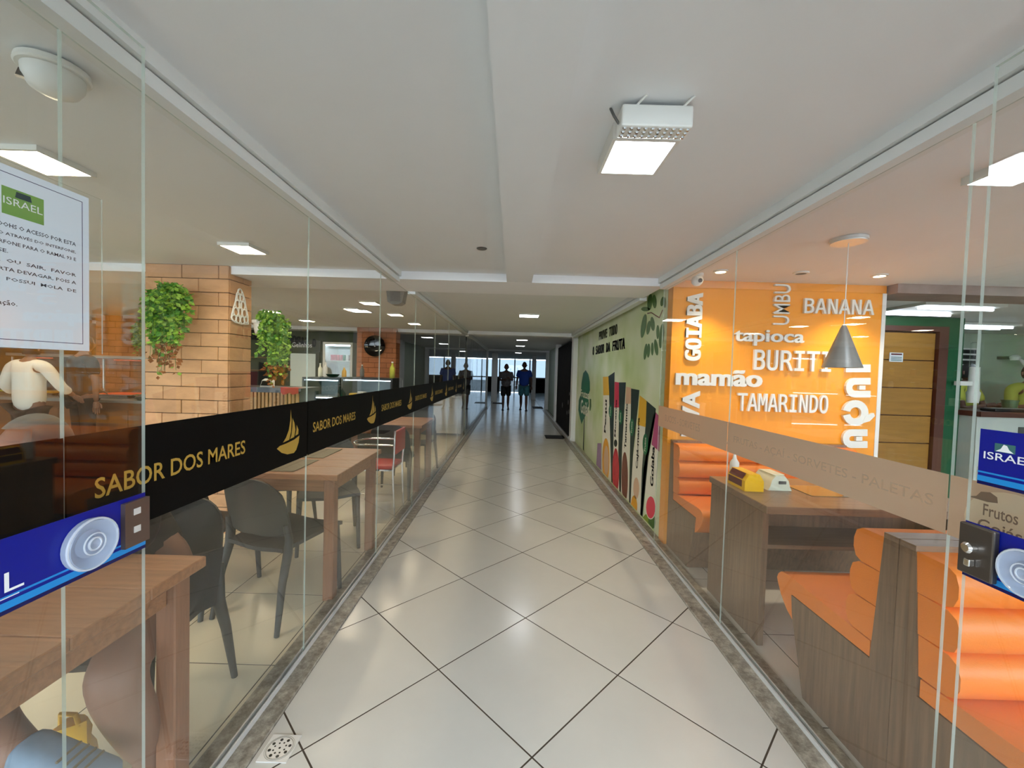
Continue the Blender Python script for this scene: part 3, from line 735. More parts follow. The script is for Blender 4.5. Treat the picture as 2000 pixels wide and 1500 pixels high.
em = thing('emergency_light', 'white emergency light bar in front of the near passage lamp', 'emergency light', (0.395, 1.23, ZC-0.075))
MB().rbox(0.292, 1.195, ZC-0.075, 0.498, 1.262, ZC-0.012, 0.006).build('housing', 'white_plastic', em)
mb = MB()
for i in range(10):
    for j in range(3):
        cx, cy_ = 0.304+i*0.0203, 1.208+j*0.019
        mb.lathe([(0.0065, 0), (0.004, -0.004)], (cx, cy_, ZC-0.0752), n=8)
mb.build('led_grid', 'chrome', em)
B(0.30, 1.255, ZC-0.012, 0.49, 1.258, ZC).build('bracket', 'aluminium', em)
MB().tube([(0.292, 1.23, ZC-0.05), (0.275, 1.225, ZC-0.03), (0.268, 1.24, ZC)], 0.004, 6).build('cable', 'grey_plastic', em)
for x in (0.335, 0.47): MB().tube([(x, 1.20, ZC-0.014), (x+0.02, 1.175, ZC)], 0.0035, 6).build('strap', 'white_plastic', em)
panel_lamp('panel_lamp', 'small rectangular lamp on the ceiling between the two cross beams', 0.2, 5.72, 0.26, 0.24, ZC, 'lamp_white')
panel_lamp('panel_lamp', 'first lamp beyond the second cross beam', 0.2, 10.2, 0.26, 0.22, ZC, 'lamp_white')
panel_lamp('panel_lamp', 'second lamp beyond the second cross beam', 0.2, 12.6, 0.26, 0.22, ZC, 'lamp_white')
panel_lamp('panel_lamp', 'lamp above the walking pair', 0.2, 17.4, 0.26, 0.22, ZC, 'lamp_white')
for i, (x, y, lb) in enumerate(((-1.90, 1.645, 'warm square lamp above the nearest restaurant table'), (-1.86, 2.80, 'warm square lamp in front of the brick pillar'), (-1.745, 3.99, 'warm square lamp just behind the cross beam beside the loudspeaker'),
                                (-1.775, 5.0, 'warm square lamp of the row past the loudspeaker'), (-1.755, 6.02, 'warm square lamp second past the loudspeaker'), (-1.755, 7.17, 'warm square lamp nearest the round black plate'),
                                (-2.22, 5.61, 'lone warm square lamp left of the long lamp row'), (-3.62, 6.07, 'warm square lamp over the slatted counter'), (-3.64, 7.17, 'warm square lamp over the tall fridges'),
                                (-5.4, 4.6, 'warm square lamp left of the brick pillar'), (-5.5, 6.2, 'warm square lamp above the buffet'), (-6.9, 5.4, 'warm square lamp above the person in white'))):
    panel_lamp('square_lamp', lb, x, y, 0.185, 0.195, ZC, 'lamp_warm', 'square lamps of the restaurant ceiling')
panel_lamp('square_lamp', 'cool white square lamp above the right glass door', 1.80, 1.50, 0.17, 0.17, ZC, 'lamp_cool', drop=0.03)
for x, y, lb, on in ((1.525, 3.065, 'lit round downlight beside the white camera', True), (2.70, 3.055, 'lit round downlight near the right end of the orange wall', True), (2.11, 3.045, 'unlit round downlight over the middle of the orange wall', False)):
    t = thing('downlight', lb, 'downlight', (x, y, ZC-0.012), group='round downlights before the orange wall')
    MB().lathe([(0.052, 0.012), (0.052, 0.003), (0.048, 0.0), (0.036, 0.0), (0.036, 0.012)], (x, y, ZC-0.012), n=24, cap=False).build('ring', 'white_plastic', t, smooth=40)
    MB().lathe([(0.0355, 0.003), (0.0355, 0.010)], (x, y, ZC-0.012), n=24).build('lens', 'lamp_spot' if on else 'grey_plastic', t)
    if on:
        L = bpy.data.lights.new('spot', 'SPOT'); L.energy = 34; L.color = (1.0, 0.86, 0.66); L.spot_size = 1.9; L.spot_blend = 0.6; L.shadow_soft_size = 0.04
        lo_ = bpy.data.objects.new('bulb', L); C.objects.link(lo_); lo_.parent = t; lo_.location = (0, 0, -0.012)
# kitchen tube lamp
t = thing('tube_lamp', 'square of white tubes on the kitchen ceiling', 'ceiling lamp', (4.4, 4.3, ZC-0.05))
B(4.0, 4.0, ZC-0.03, 4.8, 4.6, ZC).build('tray', 'white_plastic', t)
for y in (4.1, 4.5): MB().tube([(4.03, y, ZC-0.045), (4.77, y, ZC-0.045)], 0.013, 10).build('tube', 'lamp_cool', t)
t = thing('tube_lamp', 'second tube lamp deeper in the kitchen', 'ceiling lamp', (6.0, 5.4, ZC-0.05))
B(5.5, 5.25, ZC-0.03, 6.5, 5.55, ZC).build('tray', 'white_plastic', t)
for y in (5.33, 5.47): MB().tube([(5.53, y, ZC-0.045), (6.47, y, ZC-0.045)], 0.013, 10).build('tube', 'lamp_cool', t)
# dome camera, turret camera, sensor, speaker
t = thing('dome_camera', 'white dome camera on the restaurant ceiling by the left door', 'camera', (-1.26, 1.12, ZC-0.085))
MB().lathe([(0.055, 0.085), (0.072, 0.075), (0.074, 0.062), (0.070, 0.058), (0.070, 0.058)], (-1.26, 1.12, ZC-0.085), n=28).build('base', 'white_plastic', t, smooth=50)
MB().lathe([(0.062, 0.057), (0.060, 0.035), (0.048, 0.014), (0.028, 0.003), (0.006, 0.0)], (-1.26, 1.12, ZC-0.085), n=28).build('dome', 'white_plastic', t, smooth=60)
MB().prism([(-1.326, 1.088, ZC-0.056), (-1.300, 1.066, ZC-0.064), (-1.297, 1.070, ZC-0.044), (-1.323, 1.091, ZC-0.036)], (0.012, 0.012, 0.0)).build('lens_slot', 'black_plastic', t)
t = thing('turret_camera', 'small white turret camera at the corner of the orange wall', 'camera', (1.40, 3.17, ZC-0.09))
MB().lathe([(0.045, 0.09), (0.045, 0.07), (0.036, 0.066)], (1.40, 3.17, ZC-0.09), n=20).build('base', 'white_plastic', t, smooth=40)
MB().lathe([(0.044*math.cos(a), 0.038+0.044*math.sin(a)) for a in [math.radians(d) for d in (-88, -60, -30, 0, 30, 50)]], (1.40, 3.17, ZC-0.09), n=20).build('ball', 'white_plastic', t, smooth=60)
mb = MB().lathe([(0.016, 0), (0.016, 0.01)], n=16); mb.xform(lambda v: (1.405+v.x, 3.135-v.z, ZC-0.060+v.y)); mb.build('lens', 'black_glass', t)
t = thing('loudspeaker', 'dark grey loudspeaker under the ceiling just past the cross beam', 'loudspeaker', (-1.15, 4.0, 2.03))
mb = MB(); mb.prism([(-1.225, 3.93, 2.05), (-1.19, 3.93, 2.03), (-1.12, 3.93, 2.03), (-1.085, 3.93, 2.05), (-1.06, 3.93, 2.19), (-1.245, 3.93, 2.19)], (0, 0.12, 0)); mb.build('cabinet', 'grey_plastic', t)
B(-1.20, 3.924, 2.055, -1.105, 3.93, 2.165).build('grille', 'black_plastic', t)
B(-1.17, 3.97, 2.19, -1.13, 4.01, ZC).build('bracket', 'black_plastic', t)

# ================================================================ FLOOR DETAILS
dr = thing('floor_drain', 'square metal floor drain with round grate by the left sill', 'drain', (-0.822, 1.457, 0.0))
mb = B(-0.877, 1.403, 0.0005, -0.768, 1.512, 0.004); mb.build('plate', 'aluminium', dr)
def ring(mb, c, r0, r1, z, h, n=28): mb.lathe([(r0, z), (r0, z+h), (r1, z+h), (r1, z)], c, n=n, cap=False)
mb = MB(); ring(mb, (-0.822, 1.457, 0), 0.043, 0.046, 0.004, 0.0012); ring(mb, (-0.822, 1.457, 0), 0.049, 0.0505, 0.004, 0.0008); mb.build('grate_ring', 'steel', dr)
mb = MB()
for k in range(8):
    a = k*math.pi/4+0.3
    mb.lathe([(0.0055, 0), (0.0055, 0.0008)], (-0.822+0.034*math.cos(a), 1.457+0.034*math.sin(a), 0.004), n=10)
    mb.lathe([(0.0032, 0), (0.0032, 0.0008)], (-0.822+0.021*math.cos(a+0.2), 1.457+0.021*math.sin(a+0.2), 0.004), n=8)
mb.lathe([(0.004, 0), (0.004, 0.0008)], (-0.822, 1.457, 0.004), n=8); mb.build('holes', 'black_plastic', dr)
def doormat(x0, y0, x1, y1, lb): tag(MB().rbox(x0, y0, 0.0005, x1, y1, 0.012, 0.004, 1).build('doormat', 'rubber'), lb, 'doormat', 'black doormats')
doormat(0.74, 8.62, 1.16, 9.06, 'black doormat beside the dark poster panel')
doormat(0.80, 15.6, 1.2, 16.4, 'black doormat right of the person in blue')
doormat(-0.85, 17.3, -0.35, 17.9, 'black doormat behind the person in grey')

# ================================================================ BRICK PILLARS AND PLANTS
def brick_pillar(name, label, x0, x1, y0, y1, bl, bh, mt, z0=0.0, z1=ZC, side=True):
    t = thing(name, label, None, ((x0+x1)/2, (y0+y1)/2, 0), kind='structure')
    B(x0+0.012, y0+0.012, z0, x1-0.012, y1-0.012, z1).build('core', 'mortar', t)
    cache = {}
    def brick(a0, a1, zz0, zz1, face):
        g = 0.0025
        L = round(a1-a0-2*g, 4); hh = round(zz1-zz0-2*g, 4)
        if L < 0.02 or hh < 0.02: return
        k = (L, hh, face)
        if k not in cache:
            mb = MB()
            if face == 0: mb.rbox(0, 0, 0, L, 0.012, hh, 0.003, 1)
            else: mb.rbox(-0.012, 0, 0, 0, L, hh, 0.003, 1)
            cache[k] = mb.mesh('brick', [mt])
        o = bpy.data.objects.new('brick', cache[k]); C.objects.link(o); o.parent = t
        j = random.uniform(0, 0.003)
        o.location = (Vector((a0+g, y0-j, zz0+g)) if face == 0 else Vector((x1+j, a0+g, zz0+g)))-t.location
    n = int(round((z1-z0)/bh)); hz = (z1-z0)/n
    for r in range(n):
        off = (0.0 if r % 2 else bl*0.5)+random.uniform(-0.02, 0.02)
        cuts = [x0]; x = x0+off if off > 0.05 else x0+bl
        while x < x1-0.05: cuts.append(x); x += bl
        cuts.append(x1)
        for a, b in zip(cuts[:-1], cuts[1:]): brick(a, b, z0+r*hz, z0+(r+1)*hz, 0)
        if side:
            cuts = [y0+0.012]; y = y0+(bl*0.6 if r % 2 else bl*1.1)
            while y < y1-0.05: cuts.append(y); y += bl
            cuts.append(y1)
            for a, b in zip(cuts[:-1], cuts[1:]): brick(a, b, z0+r*hz, z0+(r+1)*hz, 1)
    return t
brick_pillar('brick_pillar', 'tan brick pillar carrying the hanging plants', -3.018, -2.334, 3.33, 3.62, 0.30, 0.1085, 'brick')
brick_pillar('brick_pillar', 'reddish brick pillar carrying the round black plate', -3.16, -2.37, 8.2, 8.5, 0.24, 0.1, 'brick_red')
brick_pillar('brick_pillar', 'reddish brick pillar at the end of the buffet', -7.5, -6.3, 7.3, 7.6, 0.24, 0.1085, 'brick_red')
def plant(label, base, n_leaf, w, dpt, drop, dry, seed, fwd, leafsize=0.022):
    """trailing plant in a wall pot; base = pot rim centre, fwd = direction away from the wall"""
    rnd = random.Random(seed); base = Vector(base); fwd = Vector(fwd); side = Vector((-fwd.y, fwd.x, 0))
    t = thing('hanging_plant', label, 'plant', base)
    pot = MB().lathe([(0.045, -0.13), (0.062, -0.03), (0.070, -0.025), (0.072, 0.0), (0.064, 0.0), (0.058, -0.02), (0.0, -0.02)], base, n=20, cap=False)
    pot.build('pot', 'white_plastic', t, smooth=40)
    groups = {'leaf_green': MB(), 'leaf_dark': MB(), 'leaf_dry': MB()}
    stems = MB()
    for sidx in range(46):
        a = rnd.uniform(-1.5, 1.5); rad = rnd.uniform(0.3, 1.0)
        L = drop*(0.35+0.65*rnd.random())*(1.0 if abs(a) < 0.9 else 0.6)
        out = fwd*(dpt*rad*math.cos(a)+0.03)+side*(w*0.5*rad*math.sin(a))
        pts = [base+Vector((0, 0, 0.01)), base+out*0.6+Vector((0, 0, 0.05+0.05*rnd.random())), base+out]
        k = 7
        for i in range(1, k): pts.append(base+out*(1+0.05*math.sin(i))+side*rnd.uniform(-0.01, 0.01)+Vector((0, 0, -L*i/(k-1))))
        stems.tube(pts, 0.0015, 4, caps=False)
        for i in range(int(n_leaf)):
            u = rnd.random(); f = u*(len(pts)-1); j = int(f); p = pts[j].lerp(pts[min(j+1, len(pts)-1)], f-j)+Vector((rnd.uniform(-1, 1), rnd.uniform(-1, 1), rnd.uniform(-1, 1)))*0.018
            d = Vector((rnd.uniform(-1, 1), rnd.uniform(-1, 1), rnd.uniform(-1.2, 0.3))).normalized(); b = d.orthogonal().normalized(); nrm = d.cross(b)
            s = leafsize*rnd.uniform(0.7, 1.3)
            low = (base.z-p.z)/drop
            g = 'leaf_dry' if (low > dry and rnd.random() < 0.8) else ('leaf_dark' if rnd.random() < 0.4 else 'leaf_green')
            groups[g].add([p, p+d*s*0.5+b*s*0.36, p+d*s, p+d*s*0.5-b*s*0.36, p+d*s*0.5+nrm*s*0.1], [(0, 1, 4), (1, 2, 4), (2, 3, 4), (3, 0, 4)])
    stems.build('stems', 'leaf_dark', t)
    for g, mb in groups.items():
        if mb.v: tag(mb.build('foliage', g, t), kind='stuff')
    return t
plant('bushy hanging plant on the front of the tan brick pillar', (-2.68, 3.23, 1.93), 40, 0.36, 0.15, 0.62, 0.60, 3, (0, -1, 0), 0.040)
plant('hanging plant beside the white lace plaque on the pillar side', (-2.235, 3.60, 1.80), 36, 0.34, 0.20, 0.60, 0.62, 5, (1, 0, 0), 0.036)
plant('hanging plant on the brick pillar by the buffet', (-6.5, 7.2, 2.02), 34, 0.30, 0.14, 0.62, 0.6, 8, (0, -1, 0), 0.05)
# a smudge and a small plug on the passage ceiling
tag(MB().lathe([(0.030, 0.0), (0.034, 0.004), (0.034, 0.006)], (onZ(941, 485, ZC).x, onZ(941, 485, ZC).y, ZC-0.006), n=16).build('ceiling_plug', 'grey_plastic'), 'small round grey plug on the passage ceiling', 'ceiling plug')
# lace plaque
lp = thing('wall_plaque', 'white openwork lace plaque on the side of the tan brick pillar', 'wall plaque', (-2.318, 3.43, 1.76))
mb = MB()
def hoop(cy_, cz, ry, rz, r=0.006, n=18): mb.tube([(-2.316, cy_+ry*math.cos(i*2*math.pi/n), cz+rz*math.sin(i*2*math.pi/n)) for i in range(n)], r, 6, closed=True)
for cy_, cz, ry, rz in ((3.44, 2.02, 0.025, 0.022), (3.425, 1.97, 0.022, 0.028), (3.462, 1.97, 0.022, 0.028), (3.41, 1.91, 0.026, 0.034), (3.445, 1.915, 0.016, 0.03), (3.48, 1.91, 0.026, 0.034),
                        (3.392, 1.845, 0.03, 0.034), (3.445, 1.85, 0.022, 0.036), (3.50, 1.845, 0.03, 0.034), (3.37, 1.79, 0.028, 0.026), (3.42, 1.785, 0.026, 0.03), (3.475, 1.785, 0.028, 0.03), (3.52, 1.795, 0.024, 0.026)): hoop(cy_, cz, ry, rz)
mb.tube([(-2.316, 3.44, 2.045), (-2.316, 3.40, 2.0), (-2.316, 3.385, 1.93), (-2.316, 3.36, 1.87), (-2.316, 3.335, 1.79), (-2.316, 3.38, 1.757), (-2.316, 3.46, 1.75), (-2.316, 3.55, 1.76), (-2.316, 3.545, 1.83), (-2.316, 3.52, 1.9), (-2.316, 3.50, 1.97), (-2.316, 3.475, 2.02)], 0.005, 6, closed=True)
mb.build('lace', 'white_plastic', lp, smooth=60)
# round black plate
t = thing('wall_plate', 'large round glossy black plate on the reddish brick pillar', 'wall plate', (-2.78, 8.16, 1.62))
mb = MB().lathe([(0.0, 0.02), (0.10, 0.022), (0.16, 0.03), (0.205, 0.055), (0.212, 0.05), (0.17, 0.018), (0.10, 0.006), (0.0, 0.004)], n=36, cap=False); mb.xform(lambda v: (-2.78+v.x, 8.19-v.z, 1.84+v.y)); mb.build('plate', 'black_glass', t, smooth=50)
mb = MB().lathe([(0.02, 0), (0.018, 0.02), (0.008, 0.026)], n=14); mb.xform(lambda v: (-2.78+v.x, 8.168-v.z, 1.84+v.y)); mb.build('boss', 'chrome', t, smooth=50)

# ================================================================ RESTAURANT FURNITURE
def wood_table(label, x0, x1, y0, y1, top=0.776, planks=4):
    t = thing('dining_table', label, 'table', ((x0+x1)/2, (y0+y1)/2, 0), group='wooden tables along the restaurant glass')
    n = planks; w = (y1-y0)/n
    for i in range(n):
        MB().rbox(x0, y0+i*w+0.001, top-0.035, x1, y0+(i+1)*w-0.001, top, 0.003, 1).build('plank', 'wood_table', t)
    mb = MB(); i = 0.05
    for (a, b) in ((x0+i, y0+i), (x1-i-0.02, y0+i)): B(a, y0+i+0.05, top-0.115, a+0.02, y1-i-0.05, top-0.0355).build('apron', 'wood_table', t)
    for b in (y0+i, y1-i-0.02): B(x0+i+0.05, b, top-0.115, x1-i-0.05, b+0.02, top-0.0355).build('apron', 'wood_table', t)
    for a in (x0+0.03, x1-0.03-0.062):
        for b in (y0+0.03, y1-0.03-0.062): MB().rbox(a, b, 0.0005, a+0.062, b+0.062, top-0.0355, 0.004, 1).build('leg', 'wood_leg', t)
    return t
wood_table('wooden table nearest the left glass door', -2.1, -1.003, 0.50, 1.335)
wood_table('wooden table with two dark placemats', -2.1, -1.018, 2.375, 3.185)
wood_table('wooden table in front of the white chest freezer', -2.1, -1.010, 4.565, 5.325)
for y0, y1, lb in ((2.42, 2.74, 'olive placemat on the near half of the second table'), (2.80, 3.12, 'olive placemat on the far half of the second table')):
    tag(MB().rbox(-1.78, y0, 0.777, -1.30, y1, 0.781, 0.0015, 1).build('placemat', 'placemat'), lb, 'placemat', 'placemats on the second table')
def plastic_chair(label):
    """dark moulded chair, front towards -y in its own space, base at the origin"""
    t = thing('dining_chair', label, 'chair', group='dark plastic chairs of the restaurant')
    # seat: dished sheet
    n = 8; top = []; 
    def sp(u, v):
        x = (u-0.5)*(0.44-0.05*v); y = -0.22+0.43*v
        z = 0.445+0.012*math.cos(math.pi*(u-0.5)*2)*-1*(0.6) - 0.02*v+ (0.0 if v > 0.1 else -0.012*(0.1-v)*10)
        return (x, y, z)
    mb = MB(); vs = []; fs = []
    for j in range(n+1):
        for i in range(n+1): vs.append(sp(i/n, j/n))
    m0 = len(vs)
    vs += [(x, y, z-0.022) for x, y, z in vs]
    for j in range(n):
        for i in range(n):
            a = j*(n+1)+i; fs.append((a, a+1, a+n+2, a+n+1)); fs.append((m0+a, m0+a+n+1, m0+a+n+2, m0+a+1))
    for i in range(n):
        fs.append((i, m0+i, m0+i+1, i+1)); k = n*(n+1)+i; fs.append((k, k+1, m0+k+1, m0+k))
        a = i*(n+1); fs.append((a, a+n+1, m0+a+n+1, m0+a)); b = a+n; fs.append((b, m0+b, m0+b+n+1, b+n+1))
    mb.add(vs, fs); mb.build('seat', 'plastic_dark', t, smooth=40, world=False)
    # backrest: curved shell with rounded top, open above the seat
    mb = MB(); vs = []; fs = []; nu, nv = 12, 8
    def bp(u, v):
        a = (u-0.5)*2; half = 0.215*(1-0.16*v**3); z = 0.50+0.315*v
        if v > 0.7: z -= 0.055*((abs(a))**4)*(v-0.7)/0.3
        if v < 0.3: z += 0.035*(1-a*a)*(0.3-v)/0.3*-1+0.03*(0.3-v)/0.3*(1-abs(a))
        y = 0.215+0.075*v-0.05*a*a
        return (a*half, y, z)
    for j in range(nv+1):
        for i in range(nu+1): vs.append(bp(i/nu, j/nv))
    m0 = len(vs); vs += [(x, y+0.012, z) for x, y, z in vs]
    for j in range(nv):
        for i in range(nu):
            a = j*(nu+1)+i; fs.append((a, a+1, a+nu+2, a+nu+1)); fs.append((m0+a, m0+a+nu+1, m0+a+nu+2, m0+a+1))
        a = j*(nu+1); fs.append((a, a+nu+1, m0+a+nu+1, m0+a)); b = a+nu; fs.append((b, m0+b, m0+b+nu+1, b+nu+1))
    for i in range(nu): fs.append((i, m0+i, m0+i+1, i+1)); k = nv*(nu+1)+i; fs.append((k, k+1, m0+k+1, m0+k))
    mb.add(vs, fs); mb.build('backrest', 'plastic_dark', t, smooth=40, world=False)
    for s in (-1, 1):
        mb = MB().tube([(s*0.20, -0.185, 0.435), (s*0.205, -0.195, 0.30), (s*0.215, -0.21, 0.001)], [0.021, 0.018, 0.013], 8); mb.build('leg', 'plastic_dark', t, smooth=60, world=False)
        mb = MB().tube([(s*0.205, 0.20, 0.56), (s*0.212, 0.185, 0.48), (s*0.208, 0.19, 0.40), (s*0.215, 0.23, 0.26), (s*0.228, 0.275, 0.001)], [0.016, 0.021, 0.024, 0.020, 0.013], 8); mb.build('leg', 'plastic_dark', t, smooth=60, world=False)
    return t
ch = plastic_chair('dark plastic chair under the person in black at the nearest table')
ch.location = (-1.42, 1.50, 0.0); ch.rotation_euler = (0, 0, math.radians(6))
dup(ch, (-1.328, 2.40, 0.0), math.radians(163), 'dark plastic chair on the near side of the placemat table, next to the glass')
dup(ch, (-1.88, 2.47, 0.0), math.radians(176), 'dark plastic chair on the near side of the placemat table, away from the glass')
dup(ch, (-1.455, 3.235, 0.0), math.radians(26), 'dark plastic chair on the far side of the placemat table, next to the glass')
dup(ch, (-1.98, 3.40, 0.0), math.radians(4), 'dark plastic chair on the far side of the placemat table, away from the glass')
dup(ch, (-1.30, 4.56, 0.0), math.radians(180), 'dark plastic chair just behind the red chrome chair')
dup(ch, (-1.29, 5.48, 0.0), math.radians(-6), 'dark plastic chair on the far side of the table by the freezer')
# chrome chair with red vinyl (faces away from the glass, towards -x)
rc = thing('chrome_chair', 'chrome chair with red vinyl seat and ring armrest', 'chair', (-1.29, 3.96, 0), 0)
MB().rbox(-1.47, 3.80, 0.455, -1.11, 4.12, 0.495, 0.015, 3).build('seat', 'vinyl_red', rc, smooth=60)
B(-1.465, 3.805, 0.44, -1.115, 4.115, 0.4545).build('seat_rim', 'chrome', rc)
mb = MB().rbox(-1.105, 3.80, 0.60, -1.075, 4.12, 0.82, 0.012, 3); mb.build('backrest', 'vinyl_red', rc, smooth=60)
for y in (3.80, 4.12):
    MB().tube([(-1.09, y, 0.825), (-1.095, y, 0.60), (-1.105, y, 0.44), (-1.085, y, 0.002)], 0.010, 8).build('leg', 'chrome', rc, smooth=60)
    MB().tube([(-1.45, y, 0.44), (-1.47, y, 0.002)], 0.010, 8).build('leg', 'chrome', rc, smooth=60)
pts = [(-1.10, 3.785, 0.69), (-1.40, 3.785, 0.69)]+[(-1.40-0.12*math.sin(a), 3.96-0.175*math.cos(a), 0.69) for a in [math.radians(d) for d in (30, 60, 90, 120, 150)]]+[(-1.40, 4.135, 0.69), (-1.10, 4.135, 0.69)]
MB().tube(pts, 0.009, 8).build('ring_armrest', 'chrome', rc, smooth=60)
for y in (3.80, 4.12): MB().tube([(-1.455, y, 0.22), (-1.095, y, 0.22)], 0.007, 6).build('stretcher', 'chrome', rc, smooth=60)
# chest freezer
fz = thing('chest_freezer', 'white chest freezer behind the far restaurant glass', 'freezer', (-1.36, 8.95, 0))
MB().rbox(-1.66, 8.60, 0.05, -1.06, 9.3, 0.80, 0.015, 2).build('body', 'white_plastic', fz)
MB().rbox(-1.67, 8.59, 0.802, -1.05, 9.31, 0.86, 0.015, 2).build('lid', 'white_plastic', fz)
for z in (0.12, 0.19): B(-1.63, 8.594, z, -1.09, 8.599, z+0.06).build('vent_panel', 'tile_white', fz)
for k in range(16): B(-1.62+k*0.033, 8.588, 0.12, -1.605+k*0.033, 8.5935, 0.25).build('slat', 'white_plastic', fz)
for x in (-1.62, -1.12): MB().lathe([(0.02, 0.001), (0.02, 0.05)], (x, 8.65, 0), n=10).build('foot', 'rubber', fz)

# counters, display cases and fridges
ct = thing('slatted_counter', 'counter faced with thin wood slats beside the brick pillar', 'counter', (-3.1, 5.0, 0))
B(-3.75, 4.84, 0, -2.54, 5.25, 1.10).build('body', 'counter_dark', ct)
B(-3.78, 4.80, 1.102, -2.50, 5.28, 1.14).build('worktop', 'counter_dark', ct)
for k in range(27): B(-3.74+k*0.045, 4.815, 0.02, -3.74+k*0.045+0.028, 4.839, 1.08).build('slat', 'slat_wood', ct)
t = thing('cloth', 'red cloth hanging over the slatted counter edge', 'cloth', (-2.62, 4.8, 1.06))
mb = MB(); vs = []
for i in range(7):
    for j in range(5): vs.append((-2.74+i*0.035, 4.795-0.006*math.sin(i*2)+(0.05*(j-2) if j > 2 else -0.0), 1.145+0.004*math.cos(i*1.7)-(0.03*(2-j)+0.012*((i*5) % 3) if j < 2 else 0)))
mb.add(vs, [(i*5+j, i*5+j+1, (i+1)*5+j+1, (i+1)*5+j) for i in range(6) for j in range(4)]); mb.build('fabric', 'cloth_red', t, smooth=60)
t = thing('payment_terminal', 'small black payment terminal on the slatted counter', 'terminal', (-2.98, 4.95, 1.141))
mb = MB().prism([(-3.05, 4.90, 1.141), (-3.05, 5.0, 1.141), (-3.05, 5.0, 1.24), (-3.05, 4.94, 1.22)], (0.12, 0, 0)); mb.build('body', 'white_plastic', t)
mb = MB(); mb.add([(-3.04, 4.902, 1.155), (-2.94, 4.902, 1.155), (-2.94, 4.935, 1.212), (-3.04, 4.935, 1.212)], [(0, 1, 2, 3)]); mb.xform(lambda v: (v.x, v.y-0.004, v.z+0.002)); mb.build('screen', 'black_glass', t)
def display_case(label, x0, x1, y0, y1, z1):
    t = thing('display_case', label, 'display case', ((x0+x1)/2, (y0+y1)/2, 0), group='lit refrigerated display cases')
    B(x0, y0+0.02, 0, x1, y1, 0.55).build('base', 'counter_dark', t)
    B(x0, y1-0.03, 0.551, x1, y1, z1-0.036).build('back_panel', 'fridge_inside', t)
    for a in (x0, x1-0.03): B(a, y0, 0.551, a+0.03, y1-0.031, z1-0.036).build('side_frame', 'counter_dark', t)
    B(x0, y0, z1-0.035, x1, y1, z1).build('top', 'counter_dark', t)
    for z in (0.74, 0.93):
        B(x0+0.031, y0+0.03, z, x1-0.031, y1-0.032, z+0.012).build('shelf', 'white_plastic', t)
        B(x0+0.04, y0+0.03, z-0.016, x1-0.04, y0+0.045, z-0.001).build('light_strip', 'lamp_case', t)
    B(x0+0.04, y0+0.05, z1-0.05, x1-0.04, y0+0.065, z1-0.0355).build('light_strip', 'lamp_case', t)
    B(x0+0.031, y0+0.005, 0.56, x1-0.031, y0+0.009, z1-0.04).build('front_glass', 'glass', t)
    return t
display_case('lit glass display case left of the pair', -3.24, -2.66, 6.25, 6.85, 1.235)
display_case('lit glass display case right of the pair', -2.64, -1.85, 6.25, 6.85, 1.25)
rnd = random.Random(4)
for k in range(5):
    x = -2.56+k*0.13; tag(MB().rbox(x, 6.35, 0.9425, x+0.10, 6.5, 1.0+0.03*(k % 2), 0.01, 1).build('snack_box', ('yellow', 'white_plastic', 'bottle_amber', 'maroon', 'white_plastic')[k]), ('yellow snack box', 'white snack box', 'amber snack box', 'dark red snack box', 'second white snack box')[k]+' in the right display case', 'snack box', 'snacks in the display case')
# things on the display case
t = thing('bowl', 'shallow black bowl on the left display case', 'bowl', (-2.88, 6.5, 1.236))
MB().lathe([(0.03, 0.001), (0.075, 0.012), (0.105, 0.05), (0.10, 0.05), (0.07, 0.02), (0.0, 0.012)], (-2.88, 6.5, 1.236), n=20, cap=False).build('shell', 'black_plastic', t, smooth=50)
def bottle(label, x, y, z, r, h, mt):
    t = thing('bottle', label, 'bottle', (x, y, z))
    MB().lathe([(r*0.9, 0.001), (r, 0.01), (r, h*0.6), (r*0.4, h*0.78), (r*0.35, h*0.92)], (x, y, z), n=14).build('body', mt, t, smooth=40)
    MB().lathe([(r*0.4, h*0.921), (r*0.4, h)], (x, y, z), n=12).build('cap', 'white_plastic', t)
bottle('amber bottle between bowl and fridge', -2.72, 6.55, 1.236, 0.035, 0.17, 'bottle_amber')
bottle('white bottle at the left end of the display top', -3.13, 6.6, 1.236, 0.032, 0.22, 'cream_plastic')
bottle('second white bottle beside the black bowl', -3.05, 6.62, 1.236, 0.032, 0.24, 'white_plastic')
bottle('yellow green bottle at the right end of the display cases', -1.90, 6.4, 1.251, 0.04, 0.26, 'shirt_lime')
bottle('clear grey bottle in front of the white fridge', -2.45, 6.6, 1.251, 0.035, 0.20, 'grey_plastic')
# tall fridges
f1 = thing('tall_fridge', 'tall dark drinks fridge with white script header', 'fridge', (-4.45, 8.9, 0))
B(-4.84, 8.64, 0.02, -4.06, 9.35, 1.95).build('cabinet', 'counter_dark', f1)
B(-4.80, 8.60, 0.12, -4.72, 8.638, 1.70).build('door_frame', 'black_plastic', f1); B(-4.18, 8.60, 0.12, -4.10, 8.638, 1.70).build('door_frame', 'black_plastic', f1)
B(-4.719, 8.61, 0.12, -4.181, 8.63, 1.66).build('door_panel', 'fridge_inside', f1)  # pale colour stands in for the lit fridge interior
B(-4.82, 8.60, 1.71, -4.08, 8.638, 1.94).build('header', 'black_plastic', f1)
text_mb('Gelinhos', (-4.68, 8.597, 1.79), (1, 0, 0), (0, 0, 1), 0.42, 0.10, bold=0.01).build('lettering', 'white_print', f1)
f2 = thing('tall_fridge', 'white framed lit fridge with red cans', 'fridge', (-3.75, 8.9, 0))
for a in (-4.04, -3.46): B(a, 8.62, 0.05, a+0.05, 9.3, 1.92).build('side', 'white_plastic', f2)
